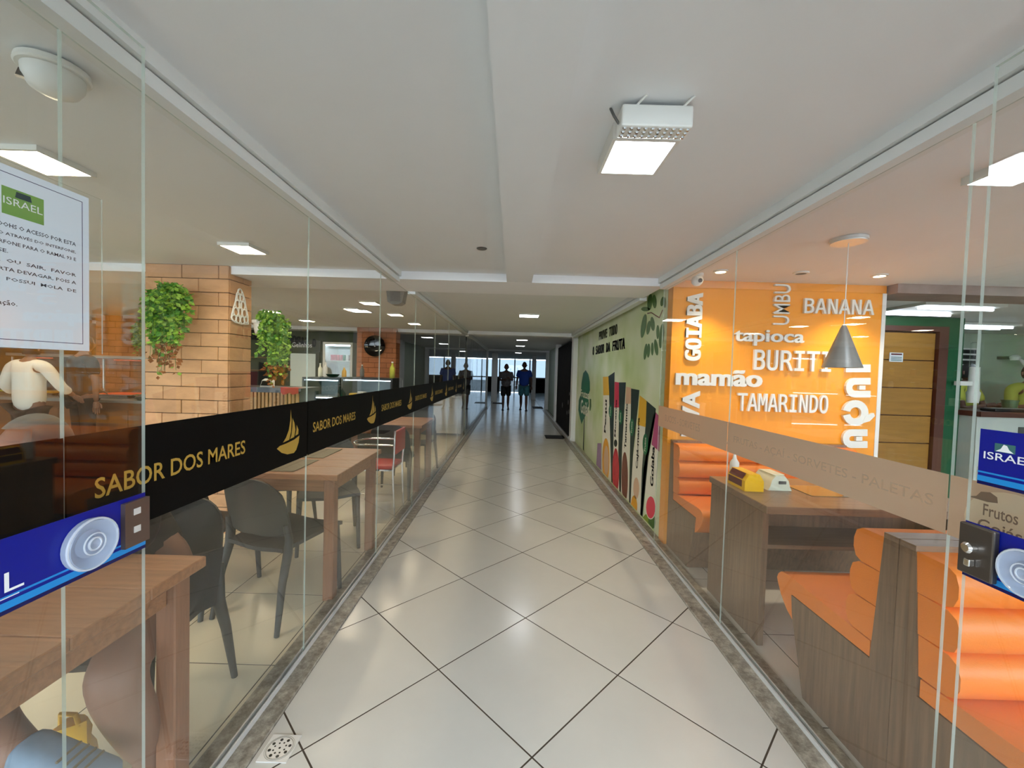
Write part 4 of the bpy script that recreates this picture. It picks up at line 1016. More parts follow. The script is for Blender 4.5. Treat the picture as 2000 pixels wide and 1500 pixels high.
B(-3.989, 9.25, 0.05, -3.461, 9.3, 1.869).build('back', 'fridge_inside', f2); B(-3.989, 8.62, 1.87, -3.461, 9.3, 1.92).build('top', 'white_plastic', f2); B(-3.989, 8.62, 0.05, -3.461, 9.249, 0.3).build('base', 'white_plastic', f2)
for z in (0.6, 0.95, 1.22, 1.52): B(-3.988, 8.70, z, -3.462, 9.24, z+0.015).build('shelf', 'white_plastic', f2)
B(-3.97, 8.66, 1.84, -3.48, 8.69, 1.868).build('light_strip', 'lamp_case', f2)
B(-3.985, 8.622, 0.31, -3.465, 8.626, 1.865).build('door_glass', 'glass', f2)
for k in range(7):
    x = -3.90+k*0.066
    t = thing('drink_can', ('red drink can at the left of the fridge shelf', 'second red drink can on the fridge shelf', 'third red drink can on the fridge shelf', 'fourth red drink can on the fridge shelf', 'green drink can on the fridge shelf', 'pale drink can on the fridge shelf', 'dark drink can at the right of the fridge shelf')[k], 'can', (x, 8.76, 1.536), group='cans on the fridge shelf')
    MB().lathe([(0.026, 0.001), (0.032, 0.01), (0.032, 0.11), (0.027, 0.12)], (x, 8.76, 1.536), n=14).build('body', ('can_red', 'can_red', 'can_red', 'can_red', 'can_green', 'white_plastic', 'maroon')[k], t, smooth=40)
    MB().lathe([(0.027, 0.1205), (0.024, 0.123)], (x, 8.76, 1.536), n=14).build('lid', 'aluminium', t)
# buffet
bf = thing('buffet_counter', 'wood fronted hot buffet counter at the far left', 'counter', (-6.3, 6.0, 0))
B(-8.0, 5.82, 0, -5.0, 6.5, 0.80).build('body', 'buffet_wood', bf)
for k in range(6): B(-8.0+k*0.5+0.005, 5.80, 0.02, -8.0+(k+1)*0.5-0.005, 5.819, 0.70).build('front_panel', 'buffet_wood', bf)
B(-8.0, 5.78, 0.801, -5.0, 6.55, 0.84).build('worktop', 'steel', bf)
for k in range(5):
    x = -7.85+k*0.56
    p = MB().rbox(x, 6.0, 0.842, x+0.48, 6.38, 0.90, 0.01, 1).build('food_tray', 'chrome', bf)
    B(x+0.02, 6.02, 0.9005, x+0.46, 6.36, 0.912).build('food', ('shirt_lime', 'bottle_amber', 'buffet_wood', 'glow_orange', 'leaf_dark')[k], p)  # one tray's food emits orange, its glow put into the material
for x in (-7.95, -6.5, -5.06): MB().tube([(x, 6.45, 0.842), (x, 6.45, 1.42)], 0.015, 8).build('post', 'steel', bf)
B(-8.0, 5.95, 1.42, -5.0, 6.48, 1.435).build('glass_shelf', 'glass', bf)
B(-8.0, 6.40, 1.436, -5.0, 6.46, 1.48).build('heat_lamp_bar', 'steel', bf)
for k in range(4): B(-7.7+k*0.7, 6.405, 1.405, -7.3+k*0.7, 6.445, 1.4195).build('heat_lamp', 'glow_orange', bf)
t = thing('cooking_pan', 'dark round pan on the buffet ledge', 'pan', (-5.35, 5.9, 0.841))
MB().lathe([(0.08, 0.001), (0.11, 0.05), (0.105, 0.05), (0.07, 0.01)], (-5.35, 5.9, 0.841), n=18).build('pan_body', 'black_plastic', t, smooth=40)
MB().lathe([(0.11, 0.0505), (0.06, 0.08), (0.0, 0.085)], (-5.35, 5.9, 0.841), n=18, cap=False).build('pan_lid', 'chrome', t, smooth=40)
sh = thing('wall_shelf', 'long shelf of jars behind the buffet', 'shelf', (-7.0, 9.4, 1.2))
for z in (1.25, 1.55): B(-8.5, 9.3, z, -5.2, 9.59, z+0.03).build('board', 'buffet_wood', sh)
for k in range(10):
    x = -8.3+(k//2)*0.5; z = 1.281 if k % 2 else 1.581
    t = thing('jar', ('first', 'second', 'third', 'fourth', 'fifth')[k//2]+' jar from the left on the '+('lower' if k % 2 else 'upper')+' board behind the buffet', 'jar', (x, 9.42, z), group='jars behind the buffet')
    MB().lathe([(0.045, 0.001), (0.05, 0.02), (0.05, 0.11), (0.035, 0.13)], (x, 9.42, z), n=12).build('body', ('bottle_amber', 'cream_plastic', 'can_red', 'leaf_green')[k % 4], t, smooth=40)
    MB().lathe([(0.038, 0.131), (0.038, 0.15)], (x, 9.42, z), n=12).build('lid', 'white_plastic', t)

# ================================================================ ICE CREAM SHOP
XB0, XB1 = 1.33, 2.75
def bench(label, yb, sg, z_back=0.868, back=True):
    """booth bench whose wood back starts at yb; sg=+1 faces +y, -1 faces -y"""
    t = thing('booth_bench', label, 'bench', ((XB0+XB1)/2, yb, 0), group='orange booth benches')
    def Y(v): return yb+sg*v
    def bx(mb, x0, v0, z0, x1, v1, z1, r=0.0):
        a, b = sorted((Y(v0), Y(v1)))
        return mb.rbox(x0, a, z0, x1, b, z1, r, 3) if r else mb.box(x0, a, z0, x1, b, z1)
    # wood base with tapering side profile
    mb = MB().prism([(XB0, Y(0.0), 0.0005), (XB0, Y(0.40), 0.0005), (XB0, Y(0.492), 0.325), (XB0, Y(0.502), 0.41), (XB0, Y(0.085), 0.41), (XB0, Y(0.085), 0.4105), (XB0, Y(0.055), z_back), (XB0, Y(0.0), z_back)], (XB1-XB0, 0, 0)); mb.build('wood_base', 'laminate', t)
    # seat cushion, rounded front
    prof = [(0.09, 0.412), (0.505, 0.412), (0.495, 0.30), (0.535, 0.325), (0.580, 0.375), (0.605, 0.42), (0.612, 0.44), (0.605, 0.462), (0.585, 0.482), (0.54, 0.490), (0.30, 0.478), (0.09, 0.47)]
    mb = MB().prism([(XB0+0.004, Y(a), z) for a, z in prof], (XB1-XB0-0.008, 0, 0)); mb.build('seat_cushion', 'vinyl_orange', t, smooth=50)
    # three padded rolls on the back
    for k in range(3):
        z0 = 0.475+k*0.132; z1 = z0+0.130; s0 = 0.083-0.030*k/3
        pr = [(s0, z0), (s0+0.085, z0+0.002), (s0+0.108, z0+0.014), (s0+0.120, z0+0.045), (s0+0.120, z1-0.05), (s0+0.110, z1-0.018), (s0+0.085, z1-0.002), (s0-0.008, z1)]
        mb = MB().prism([(XB0+0.004, Y(a), z) for a, z in pr], (XB1-XB0-0.008, 0, 0)); mb.build('back_roll', 'vinyl_orange', t, smooth=60)
    bx(MB(), XB0, 0.0, z_back+0.0005, XB1, 0.055, z_back+0.02).build('back_cap', 'laminate_top', t)
    return t
bench('far orange booth bench against the orange wall', 3.382, -1)
bench('middle orange booth bench facing the table', 1.372, 1)
bench('near orange booth bench with its back to the middle bench', 1.368, -1)
bt = thing('booth_table', 'dark wood booth table with a shelf between two orange benches', 'table', (2.0, 2.38, 0))
TX0, TX1, TY0, TY1 = 1.335, 2.55, 2.12, 2.68
MB().rbox(TX0, TY0-0.03, 0.715, TX1, TY1+0.03, 0.755, 0.003, 1).build('table_top', 'laminate_top', bt)
B(TX0+0.002, TY0, 0.0005, TX0+0.032, TY1, 0.7145).build('side_panel', 'laminate', bt)
B(TX1-0.06, TY0+0.1, 0.0005, TX1-0.03, TY1-0.1, 0.7145).build('side_panel', 'laminate', bt)
B(TX0+0.033, TY0+0.30, 0.40, TX1-0.061, TY0+0.33, 0.7145).build('middle_panel', 'laminate', bt)
B(TX0+0.033, TY0+0.02, 0.515, TX1-0.061, TY0+0.299, 0.535).build('shelf', 'laminate_top', bt)
# things on the table
yb = thing('yellow_box', 'yellow cardboard house shaped box with dark red print on booth table', 'box', (1.42, 2.43, 0.7555))
z0 = 0.7555
prof = [(0.0, 0.0), (0.11, 0.0), (0.11, 0.06), (0.085, 0.10), (0.025, 0.10), (0.0, 0.06)]
MB().prism([(1.372+a, 2.36, z0+b) for a, b in prof], (0, 0.19, 0)).build('body', 'yellow', yb)
mb = MB(); mb.add([(1.3715, 2.39, z0+0.018), (1.3715, 2.54, z0+0.018), (1.3715, 2.54, z0+0.057), (1.3715, 2.39, z0+0.057)], [(0, 1, 2, 3)]); mb.add([(1.3735, 2.39, z0+0.064), (1.3735, 2.54, z0+0.064), (1.3945, 2.54, z0+0.098), (1.3945, 2.39, z0+0.098)], [(0, 1, 2, 3)]); mb.xform(lambda v: (v.x-0.001, v.y, v.z+0.001)); mb.build('print', 'maroon', yb)
nd = thing('napkin_dispenser', 'cream plastic napkin dispenser on the booth table', 'napkin dispenser', (1.60, 2.47, z0))
prof = [(0.0, 0.0), (0.012, 0.022), (0.022, 0.06), (0.045, 0.088), (0.095, 0.088), (0.12, 0.06), (0.13, 0.022), (0.142, 0.0)]
mb = MB().prism([(1.53+a, 2.395, z0+b) for a, b in prof], (0, 0.17, 0)); mb.build('body', 'cream_plastic', nd, smooth=50)
MB().rbox(1.590, 2.389, z0+0.040, 1.634, 2.3945, z0+0.058, 0.002, 1).build('slot', 'grey_plastic', nd)
MB().rbox(1.565, 2.41, z0+0.0885, 1.635, 2.55, z0+0.0935, 0.002, 1).build('lid', 'cream_plastic', nd)
sb = thing('sauce_bottle', 'white squeeze bottle at the far edge of the booth table', 'bottle', (1.46, 2.64, z0))
MB().lathe([(0.026, 0.001), (0.028, 0.01), (0.028, 0.11), (0.012, 0.135)], (1.46, 2.64, z0), n=18).build('body', 'white_plastic', sb, smooth=40)
MB().lathe([(0.013, 0.1355), (0.007, 0.165), (0.003, 0.18)], (1.46, 2.64, z0), n=14).build('nozzle', 'white_plastic', sb, smooth=40)
tg = thing('menu_card', 'shiny clear menu card lying on the booth table', 'menu', (1.85, 2.42, z0))
B(1.72, 2.30, z0+0.0003, 2.02, 2.52, z0+0.002).build('card', 'placemat', tg); B(1.72, 2.30, z0+0.0022, 2.02, 2.52, z0+0.0035).build('sleeve', 'acrylic', tg)
# pendant lamp
pl = thing('pendant_lamp', 'grey metal cone pendant lamp over the booth table', 'pendant lamp', (1.85, 2.30, 1.49))
o_ = (1.85, 2.30, 0)
MB().lathe([(0.085, 2.192), (0.083, 2.186), (0.012, 2.184)], o_, n=28).build('canopy', 'aluminium', pl, smooth=40)
MB().lathe([(0.088, ZC-0.001), (0.088, 2.1925), (0.0, 2.1925)], o_, n=28, cap=False).build('canopy_rim', 'aluminium', pl, smooth=40)
MB().tube([(1.85, 2.30, 2.185), (1.85, 2.30, 1.72)], 0.0025, 6).build('cord', 'white_plastic', pl)
MB().lathe([(0.006, 1.735), (0.016, 1.715), (0.094, 1.492), (0.091, 1.492), (0.013, 1.712)], o_, n=36, cap=False).build('shade', 'steel', pl, smooth=40)
MB().lathe([(0.012, 1.60), (0.026, 1.57), (0.028, 1.545), (0.012, 1.525)], o_, n=16).build('bulb', 'white_plastic', pl, smooth=60)
# raised words on the orange wall
YW = 3.389
def word(s, quad, fnt=None, bold=0.0, vertical=False, label='', fat=0.0):
    """quad: pixel box (left, top, right, bottom) measured at the wall"""
    l, t_, r, b = quad
    a = onY((l), b, YW); c = onY(r, t_, YW); a2 = onY(l, t_, YW); c2 = onY(r, b, YW)
    x0 = (a.x+a2.x)/2; x1 = (c.x+c2.x)/2; zb0 = (a.z+c2.z)/2; zt = (a2.z+c.z)/2
    if not vertical: R, U, O, w, h = Vector((1, 0, 0)), Vector((0, 0, 1)), Vector((x0, YW, zb0)), x1-x0, zt-zb0
    else: R, U, O, w, h = Vector((0, 0, 1)), Vector((-1, 0, 0)), Vector((x1, YW, zb0)), zt-zb0, x1-x0
    mb = text_mb(s, O, R, U, w, h, 0.022, fnt, bold, fat=fat)
    t = thing('wall_lettering', label, 'lettering', (x0, YW, zb0), group='white raised words on the orange wall')
    for L in islands(mb, R, O): L.build('letter', 'white_plastic', t)
word('GOIABA', (1338, 572, 1369, 705), MONO, 0.012, True, 'white raised word GOIABA running up the orange wall', 0.03)
word('UMBU', (1509, 556, 1540, 635), None, 0.004, True, 'white raised word UMBU running up the orange wall')
word('BANANA', (1568, 585, 1704, 614), MONO, 0.008, False, 'white raised word BANANA on the orange wall')
word('tapioca', (1432, 645, 1568, 676), None, 0.014, False, 'white raised word tapioca on the orange wall', 0.012)
word('BURITI', (1470, 685, 1620, 725), MONO, 0.008, False, 'white raised word BURITI beside the pendant lamp')
word('mam\u00e3o', (1318, 722, 1487, 754), None, 0.018, False, 'white bold raised word mam\u00e3o on the orange wall', 0.024)
word('TAMARINDO', (1438, 769, 1614, 805), MONO, 0.008, False, 'white raised word TAMARINDO on the orange wall')
word('UVA', (1330, 763, 1364, 852), None, 0.018, True, 'white raised word UVA running up behind the frosted band', 0.03)
# stencil style vertical word: shapes drawn as blocks
def stencil():
    t = thing('wall_lettering', 'large bold stencil word A\u00c7A\u00cd running up the right of the orange wall', 'lettering', (onY(1665, 875, YW).x, YW, onY(1665, 875, YW).z), group='white raised words on the orange wall')
    def P(px, py): v = onY(px, py, YW); return Vector((v.x, YW, v.z))
    def pr(pts): return MB().prism([P(*p) for p in pts], (0, -0.022, 0))
    def arch(yt, yb, k):
        mb = MB(); yc = (yt+yb)/2; h = (yb-yt)/2; x0, x1 = 1642+k, 1690+k; th = 13
        out = [(x1, yt), (x0+h*0.9, yt)]+[(x0+h*0.9-h*0.9*math.sin(a), yc-h*math.cos(a)) for a in [math.radians(d) for d in (20, 40, 60, 80, 100, 120, 140, 160)]]+[(x0+h*0.9, yb), (x1, yb)]
        inn = [(x1, yb-th), (x0+h, yb-th)]+[(x0+h-(h-th)*1.1*math.sin(a), yc+(h-th)*math.cos(a)) for a in [math.radians(d) for d in (20, 40, 60, 80, 100, 120, 140, 160)]]+[(x0+h, yt+th), (x1, yt+th)]
        vs = [P(*p) for p in out+inn]; n = len(out)
        fr = [v+Vector((0, -0.022, 0)) for v in vs]; N = len(vs)
        fs = []
        for i in range(n-1): a, b, c, d = i, i+1, N-2-i, N-1-i; fs.append((a, b, c, d)); fs.append((N+a, N+d, N+c, N+b))
        for i in range(N): fs.append((i, N+i, N+(i+1) % N, (i+1) % N))
        mb.add(vs+fr, fs)
        mb2 = pr([(x0+26, yc-4), (x0+38, yc-4), (x0+38, yc+4), (x0+26, yc+4)]); mb2.v = [v for v in mb2.v]
        n0 = len(mb.v); mb.v += mb2.v; mb.f += [[n0+i for i in f] for f in mb2.f]; mb.m += mb2.m
        return mb
    arch(838, 874, 0).build('letter', 'white_plastic', t)
    arch(738, 776, 6).build('letter', 'white_plastic', t)
    # C with cedilla: ring with gap at the top and tail at the right
    cx, cy_, R0, R1 = 1667, 806, 25, 11
    n = 22; mb = MB(); vs = []
    for i in range(n+1):
        a = math.radians(-78+336*i/n)
        vs += [P(cx+R0*math.sin(a), cy_-R0*math.cos(a)), P(cx+R1*math.sin(a), cy_-R1*math.cos(a))]
    N = len(vs); fr = [v+Vector((0, -0.022, 0)) for v in vs]; fs = []
    for i in range(n):
        a, b, c, d = 2*i, 2*i+2, 2*i+3, 2*i+1
        fs += [(a, b, c, d), (N+a, N+d, N+c, N+b), (a, N+a, N+b, b), (d, c, N+c, N+d)]
    fs += [(0, 1, N+1, N), (N-2, N-2+N, N-1+N, N-1)]
    mb.add(vs+fr, fs)
    tail = pr([(1686, 812), (1702, 806), (1704, 812), (1694, 822), (1680, 826)]).xform(lambda v: (v.x, v.y-0.0015 if v.y < YW-0.01 else v.y+0.0008, v.z)); n0 = len(mb.v); mb.v += tail.v; mb.f += [[n0+i for i in f] for f in tail.f]; mb.m += tail.m
    mb.build('letter', 'white_plastic', t)
    pr([(1648, 712), (1696, 712), (1696, 727), (1648, 727)]).build('letter', 'white_plastic', t)
stencil()
# ---- wooden door, green wall, kitchen pass
dw = thing('door_3', 'wooden plank door with small notice next to green wall', None, (4.73, 4.95, 0), kind='structure')
for k in range(6): B(4.40, 4.90, 0.03+k*0.332, 5.04, 4.94, 0.03+(k+1)*0.332-0.012).build('plank', 'door_wood', dw)
B(4.38, 4.941, 0.0, 5.06, 4.96, 2.05).build('backing', 'frame_brown', dw)
B(5.05, 4.86, 0.0, 5.16, 4.98, 2.09).build('frame', 'frame_brown', dw); B(4.25, 4.86, 2.03, 5.049, 4.98, 2.09).build('frame', 'frame_brown', dw); B(4.25, 4.86, 0.0, 4.37, 4.98, 2.029).build('frame', 'frame_brown', dw)
p = B(4.50, 4.892, 1.66, 4.66, 4.8995, 1.77).build('notice', 'white_print', dw)
B(4.515, 4.8905, 1.742, 4.645, 4.8918, 1.760).build('print_line', 'maroon', p)
for k in range(3): B(4.515, 4.8905, 1.675+k*0.018, 4.645, 4.8918, 1.683+k*0.018).build('print_line', 'teal_print', p)
struct('wall_green', MB().box(5.165, 4.88, 0, 5.36, 5.0, 2.20).box(4.25, 4.88, 2.092, 5.165, 5.0, 2.20), 'paint_green', 'dark green wall around the wooden door')
struct('wall_shop_partition', B(1.42, 4.90, 0, 4.24, 5.0, ZC), 'paint_green', 'dark green wall hidden behind the orange partition')
kc = thing('kitchen_counter', 'kitchen counter with brown top and pale tiled front', 'counter', (6.2, 4.95, 0))
B(5.37, 4.70, 0, 8.1, 5.15, 1.05).build('body', 'tile_white', kc)
B(5.32, 4.62, 1.0505, 8.15, 5.2, 1.11).build('worktop', 'frame_brown', kc)
B(5.85, 4.692, 0.86, 5.98, 4.6995, 0.94).build('socket_plate', 'grey_plastic', kc)
t = thing('bucket', 'small green bucket on the kitchen counter', 'bucket', (5.98, 4.9, 1.111))
MB().lathe([(0.055, 0.001), (0.07, 0.12), (0.075, 0.12), (0.075, 0.13), (0.066, 0.13), (0.05, 0.01)], (5.98, 4.9, 1.111), n=20).build('shell', 'bucket_green', t, smooth=40)
t = thing('tray', 'dark tray on the kitchen counter', 'tray', (5.75, 4.8, 1.111))
MB().rbox(5.55, 4.68, 1.1115, 6.05, 4.84, 1.145, 0.01, 2).build('body', 'black_plastic', t); MB().rbox(5.58, 4.70, 1.1455, 6.02, 4.82, 1.15, 0.002, 1).build('liner', 'steel', t)
t = thing('shelf_fan', 'white wall fan high in the kitchen', 'fan', (7.6, 6.2, 1.75))
MB().lathe([(0.05, 0), (0.06, 0.05), (0.03, 0.08)], (7.6, 6.2, 1.8), n=16).build('motor', 'white_plastic', t, smooth=40)
for k in range(3): MB().tube([(7.63, 6.18, 1.83), (7.7+k*0.04, 6.15, 1.72)], [0.01, 0.02], 6).build('blade', 'white_plastic', t)
B(7.56, 6.24, 1.82, 7.64, 6.40, 1.86).build('arm', 'grey_plastic', t)
t = thing('vent_grille', 'black slotted vent on the kitchen wall', 'vent', (6.95, 6.39, 1.6))
B(6.98, 6.385, 1.62, 7.23, 6.399, 1.98).build('frame', 'white_plastic', t)
for k in range(4): B(7.0, 6.378, 1.64+k*0.085, 7.21, 6.3845, 1.70+k*0.085).build('slot', 'black_plastic', t)
t = thing('cup_dispenser', 'white tube cup dispenser at the edge of the green wall', 'dispenser', (5.42, 4.84, 1.2))
MB().lathe([(0.05, 1.20), (0.062, 1.32), (0.05, 1.34), (0.045, 1.62)], (5.42, 4.80, 0), n=18).build('tube', 'white_plastic', t, smooth=40)
MB().lathe([(0.047, 1.621), (0.047, 1.90), (0.04, 1.91)], (5.42, 4.80, 0), n=18).build('upper_tube', 'acrylic', t, smooth=40)
B(5.22, 4.76, 1.40, 5.36, 4.83, 1.45).build('bracket', 'white_plastic', t)

# ================================================================ PEOPLE
def skin(verts, edges, radii, sub=2, root=0):
    me = bpy.data.meshes.new('s'); me.from_pydata([tuple(v) for v in verts], edges, [])
    o = bpy.data.objects.new('s', me); C.objects.link(o)
    md = o.modifiers.new('k', 'SKIN'); md.use_smooth_shade = True
    sv = me.skin_vertices[0].data
    for i, r in enumerate(radii):
        sv[i].radius = (r, r) if not isinstance(r, tuple) else r
        sv[i].use_root = (i == root)
    sm = o.modifiers.new('d', 'SUBSURF'); sm.levels = sub; sm.render_levels = sub
    dg = bpy.context.evaluated_depsgraph_get(); dg.update()
    m2 = bpy.data.meshes.new_from_object(o.evaluated_get(dg))
    mb = MB(); mb.add([v.co.copy() for v in m2.vertices], [list(p.vertices) for p in m2.polygons])
    bpy.data.objects.remove(o); bpy.data.meshes.remove(me); bpy.data.meshes.remove(m2)
    return mb
def head(mb, c, r, face, tilt=0.0):
    """shaped head (skull, jaw, nose, ears) added to a body mesh; face = direction it looks"""
    c = Vector(c); f = Vector(face).normalized(); s = Vector((-f.y, f.x, 0)).normalized(); u = Vector((0, 0, 1))
    n, k = 18, 12; vs = []; fs = []
    for j in range(k+1):
        ph = math.pi*j/k
        for i in range(n):
            th = 2*math.pi*i/n
            x, y, z = math.sin(ph)*math.cos(th), math.sin(ph)*math.sin(th), math.cos(ph)
            rx = 1.0; ry = 0.78; rz = 1.18
            if z < -0.1: ry *= 1-0.22*(-z-0.1); rx *= 1-0.12*(-z)
            px_ = x*rx
            if x > 0.85 and -0.35 < z < 0.1: px_ += 0.18*(1-abs(y)*3 if abs(y) < 0.33 else 0)
            if x > 0.7 and 0.05 < z < 0.3 and abs(y) > 0.2: px_ -= 0.06
            vs.append(c+(f*px_+s*(y*ry)+u*(z*rz))*r)
    for j in range(k):
        for i in range(n): fs.append((j*n+i, j*n+(i+1) % n, (j+1)*n+(i+1) % n, (j+1)*n+i))
    mb.add(vs, fs)
    for sg in (-1, 1):
        p = c+s*(sg*0.80*r)+f*(-0.05*r)-u*(0.05*r)
        mb.tube([p+u*0.25*r, p+s*(sg*0.12*r)+u*0.1*r, p+s*(sg*0.08*r)-u*0.22*r], [0.08*r, 0.13*r, 0.08*r], 6)
def hair(c, r, face, thick=1.08, low=0.0):
    c = Vector(c); f = Vector(face).normalized(); s = Vector((-f.y, f.x, 0)).normalized(); u = Vector((0, 0, 1)); mb = MB()
    n, k = 18, 10; vs = []; fs = []; keep = set()
    for j in range(k+1):
        ph = math.pi*0.72*j/k
        for i in range(n):
            th = 2*math.pi*i/n; x, y, z = math.sin(ph)*math.cos(th), math.sin(ph)*math.sin(th), math.cos(ph)
            vs.append(c+(f*(x*1.0-0.02)+s*(y*0.8)+u*(z*1.19))*r*thick)
    for j in range(k):
        for i in range(n):
            th = 2*math.pi*(i+0.5)/n; ph = math.pi*0.72*(j+0.5)/k
            if math.cos(th)*math.sin(ph) > 0.45 and math.cos(ph) < 0.62: continue
            fs.append((j*n+i, j*n+(i+1) % n, (j+1)*n+(i+1) % n, (j+1)*n+i))
    mb.add(vs, fs); return mb
def hand(mb, wrist, d, palm_n, size=1.0, curl=0.5):
    """palm with four unequal fingers and a thumb; d points along the hand"""
    w = Vector(wrist); d = Vector(d).normalized(); n = Vector(palm_n).normalized(); s = d.cross(n).normalized()
    L = 0.085*size
    mb.tube([w, w+d*L*0.5, w+d*L], [0.026*size, 0.036*size, 0.032*size], 8)
    for k, ln in enumerate((0.062, 0.072, 0.068, 0.052)):
        b = w+d*L*0.95+s*((k-1.5)*0.019*size); l = ln*size
        p1 = b+d*l*0.45+n*l*0.12*curl; p2 = p1+d*l*0.3+n*l*0.32*curl; p3 = p2+d*l*0.15+n*l*0.30*curl
        mb.tube([b, p1, p2, p3], [0.0095*size, 0.009*size, 0.008*size, 0.006*size], 6)
    b = w+d*L*0.3-s*0.03*size
    mb.tube([b, b+d*0.025*size-s*0.018*size, b+d*0.055*size-s*0.02*size+n*0.012*size], [0.012*size, 0.0105*size, 0.008*size], 6)
def walker(label, x, y, hgt, face, shirt, shorts, skinm, phase, arms, hairm='hair'):
    """walking figure; phase swings the legs, arms = list of (elbow, wrist) offsets in metres for left/right"""
    k = hgt/1.75
    t = thing('person', label, 'person', (x, y, 0))
    f = Vector(face).normalized(); s = Vector((-f.y, f.x, 0))
    def W(a, b, z): v = Vector((x, y, 0))+f*(a*k)+s*(b*k); return Vector((v.x, v.y, z*k))
    st = 0.20*phase
    V = [W(0, 0, 0.95), W(0, 0, 1.10), W(0, 0, 1.28), W(0, 0, 1.42), W(0.01, 0, 1.50), W(0.02, 0, 1.54)]
    Rr = [(0.15, 0.11), (0.145, 0.105), (0.16, 0.11), (0.12, 0.09), 0.055, 0.05]
    E = [(0, 1), (1, 2), (2, 3), (3, 4), (4, 5)]
    feet = []
    for sg, sw in ((-1, st), (1, -st)):
        i0 = len(V)
        V += [W(0.0, sg*0.095, 0.88), W(0.04+sw*0.45, sg*0.10, 0.50), W(sw*0.75-(0.06 if sw < 0 else 0), sg*0.10, 0.26), W(sw*1.0, sg*0.10, 0.09+(0.03 if sw < 0 else 0))]
        Rr += [0.085, 0.058, 0.055, 0.036]
        E += [(0, i0), (i0, i0+1), (i0+1, i0+2), (i0+2, i0+3)]
        V += [W(sw*1.0+0.06, sg*0.11, 0.04+(0.03 if sw < 0 else 0)), W(sw*1.0+0.15, sg*0.12, 0.027)]; Rr += [0.034, 0.026]
        E += [(i0+3, i0+4), (i0+4, i0+5)]; feet.append(W(sw*1.0, sg*0.11, 0.0))
    wr = []
    for sg, (el, wv) in ((-1, arms[0]), (1, arms[1])):
        i0 = len(V)
        V += [W(0, sg*0.19, 1.40), W(el[0], sg*(0.19+el[1]), el[2]), W(wv[0], sg*(0.19+wv[1]), wv[2])]; Rr += [0.058, 0.042, 0.028]
        E += [(3, i0), (i0, i0+1), (i0+1, i0+2)]; wr.append((V[-1], V[-1]-V[-2]))
    body = skin(V, E, [tuple(c*k for c in r) if isinstance(r, tuple) else r*k for r in Rr])
    head(body, W(0.03, 0, 1.635), 0.098*k, f)
    for p, d in wr: hand(body, p, d, -f, k, 0.6)
    body.build('body', skinm, t, smooth=70)
    hair(W(0.03, 0, 1.64), 0.098*k, f).build('hair', hairm, t, smooth=60)
    sh = skin([W(0, 0, 0.83), W(0, 0, 1.10), W(0, 0, 1.28), W(0, 0, 1.43)]+[W(0, -0.19, 1.40), W(arms[0][0][0]*0.75, -(0.19+arms[0][0][1]*0.75), 1.40-(1.40-arms[0][0][2])*0.75), W(0, 0.19, 1.40), W(arms[1][0][0]*0.75, 0.19+arms[1][0][1]*0.75, 1.40-(1.40-arms[1][0][2])*0.75)],
              [(0, 1), (1, 2), (2, 3), (3, 4), (4, 5), (3, 6), (6, 7)], [(0.205*k, 0.15*k), (0.20*k, 0.145*k), (0.21*k, 0.145*k), (0.11*k, 0.10*k), 0.088*k, 0.086*k, 0.088*k, 0.086*k])
    sh.build('shirt', shirt, t, smooth=70)
    vv = [W(0, 0, 1.01)]; rr = [(0.185*k, 0.135*k)]; ee = []
    for sg, sw in ((-1, st), (1, -st)):
        i0 = len(vv); vv += [W(0.005, sg*0.095, 0.86), W(0.04+sw*0.45, sg*0.105, 0.50)]; rr += [0.118*k, 0.108*k]; ee += [(0, i0), (i0, i0+1)]
    skin(vv, ee, rr).build('shorts', shorts, t, smooth=70)
    for p in feet:
        mb = MB(); mb.rbox(-0.05*k, -0.045*k, 0.0005, 0.21*k, 0.045*k, 0.022, 0.008, 2)
        mb.xform(lambda v, p=p: p+f*v.x+s*v.y+Vector((0, 0, v.z))); mb.build('sandal', 'rubber', t)
    return t
walker('person in grey printed shirt and black shorts walking, arms folded at the chest', -0.245, 14.85, 1.66, (0.05, -1, 0), 'shirt_grey', 'shorts_black', 'skin_dark', 1.0,
       [((0.05, 0.06, 1.13), (0.22, -0.10, 1.16)), ((0.05, 0.06, 1.13), (0.22, -0.08, 1.20))])
walker('person in blue T-shirt and teal shorts walking towards the entrance', 0.41, 14.85, 1.75, (-0.05, -1, 0), 'shirt_blue', 'shorts_teal', 'skin_dark', -1.0,
       [((-0.02, 0.06, 1.12), (0.04, 0.08, 0.88)), ((-0.02, 0.07, 1.12), (0.03, 0.08, 0.88))])
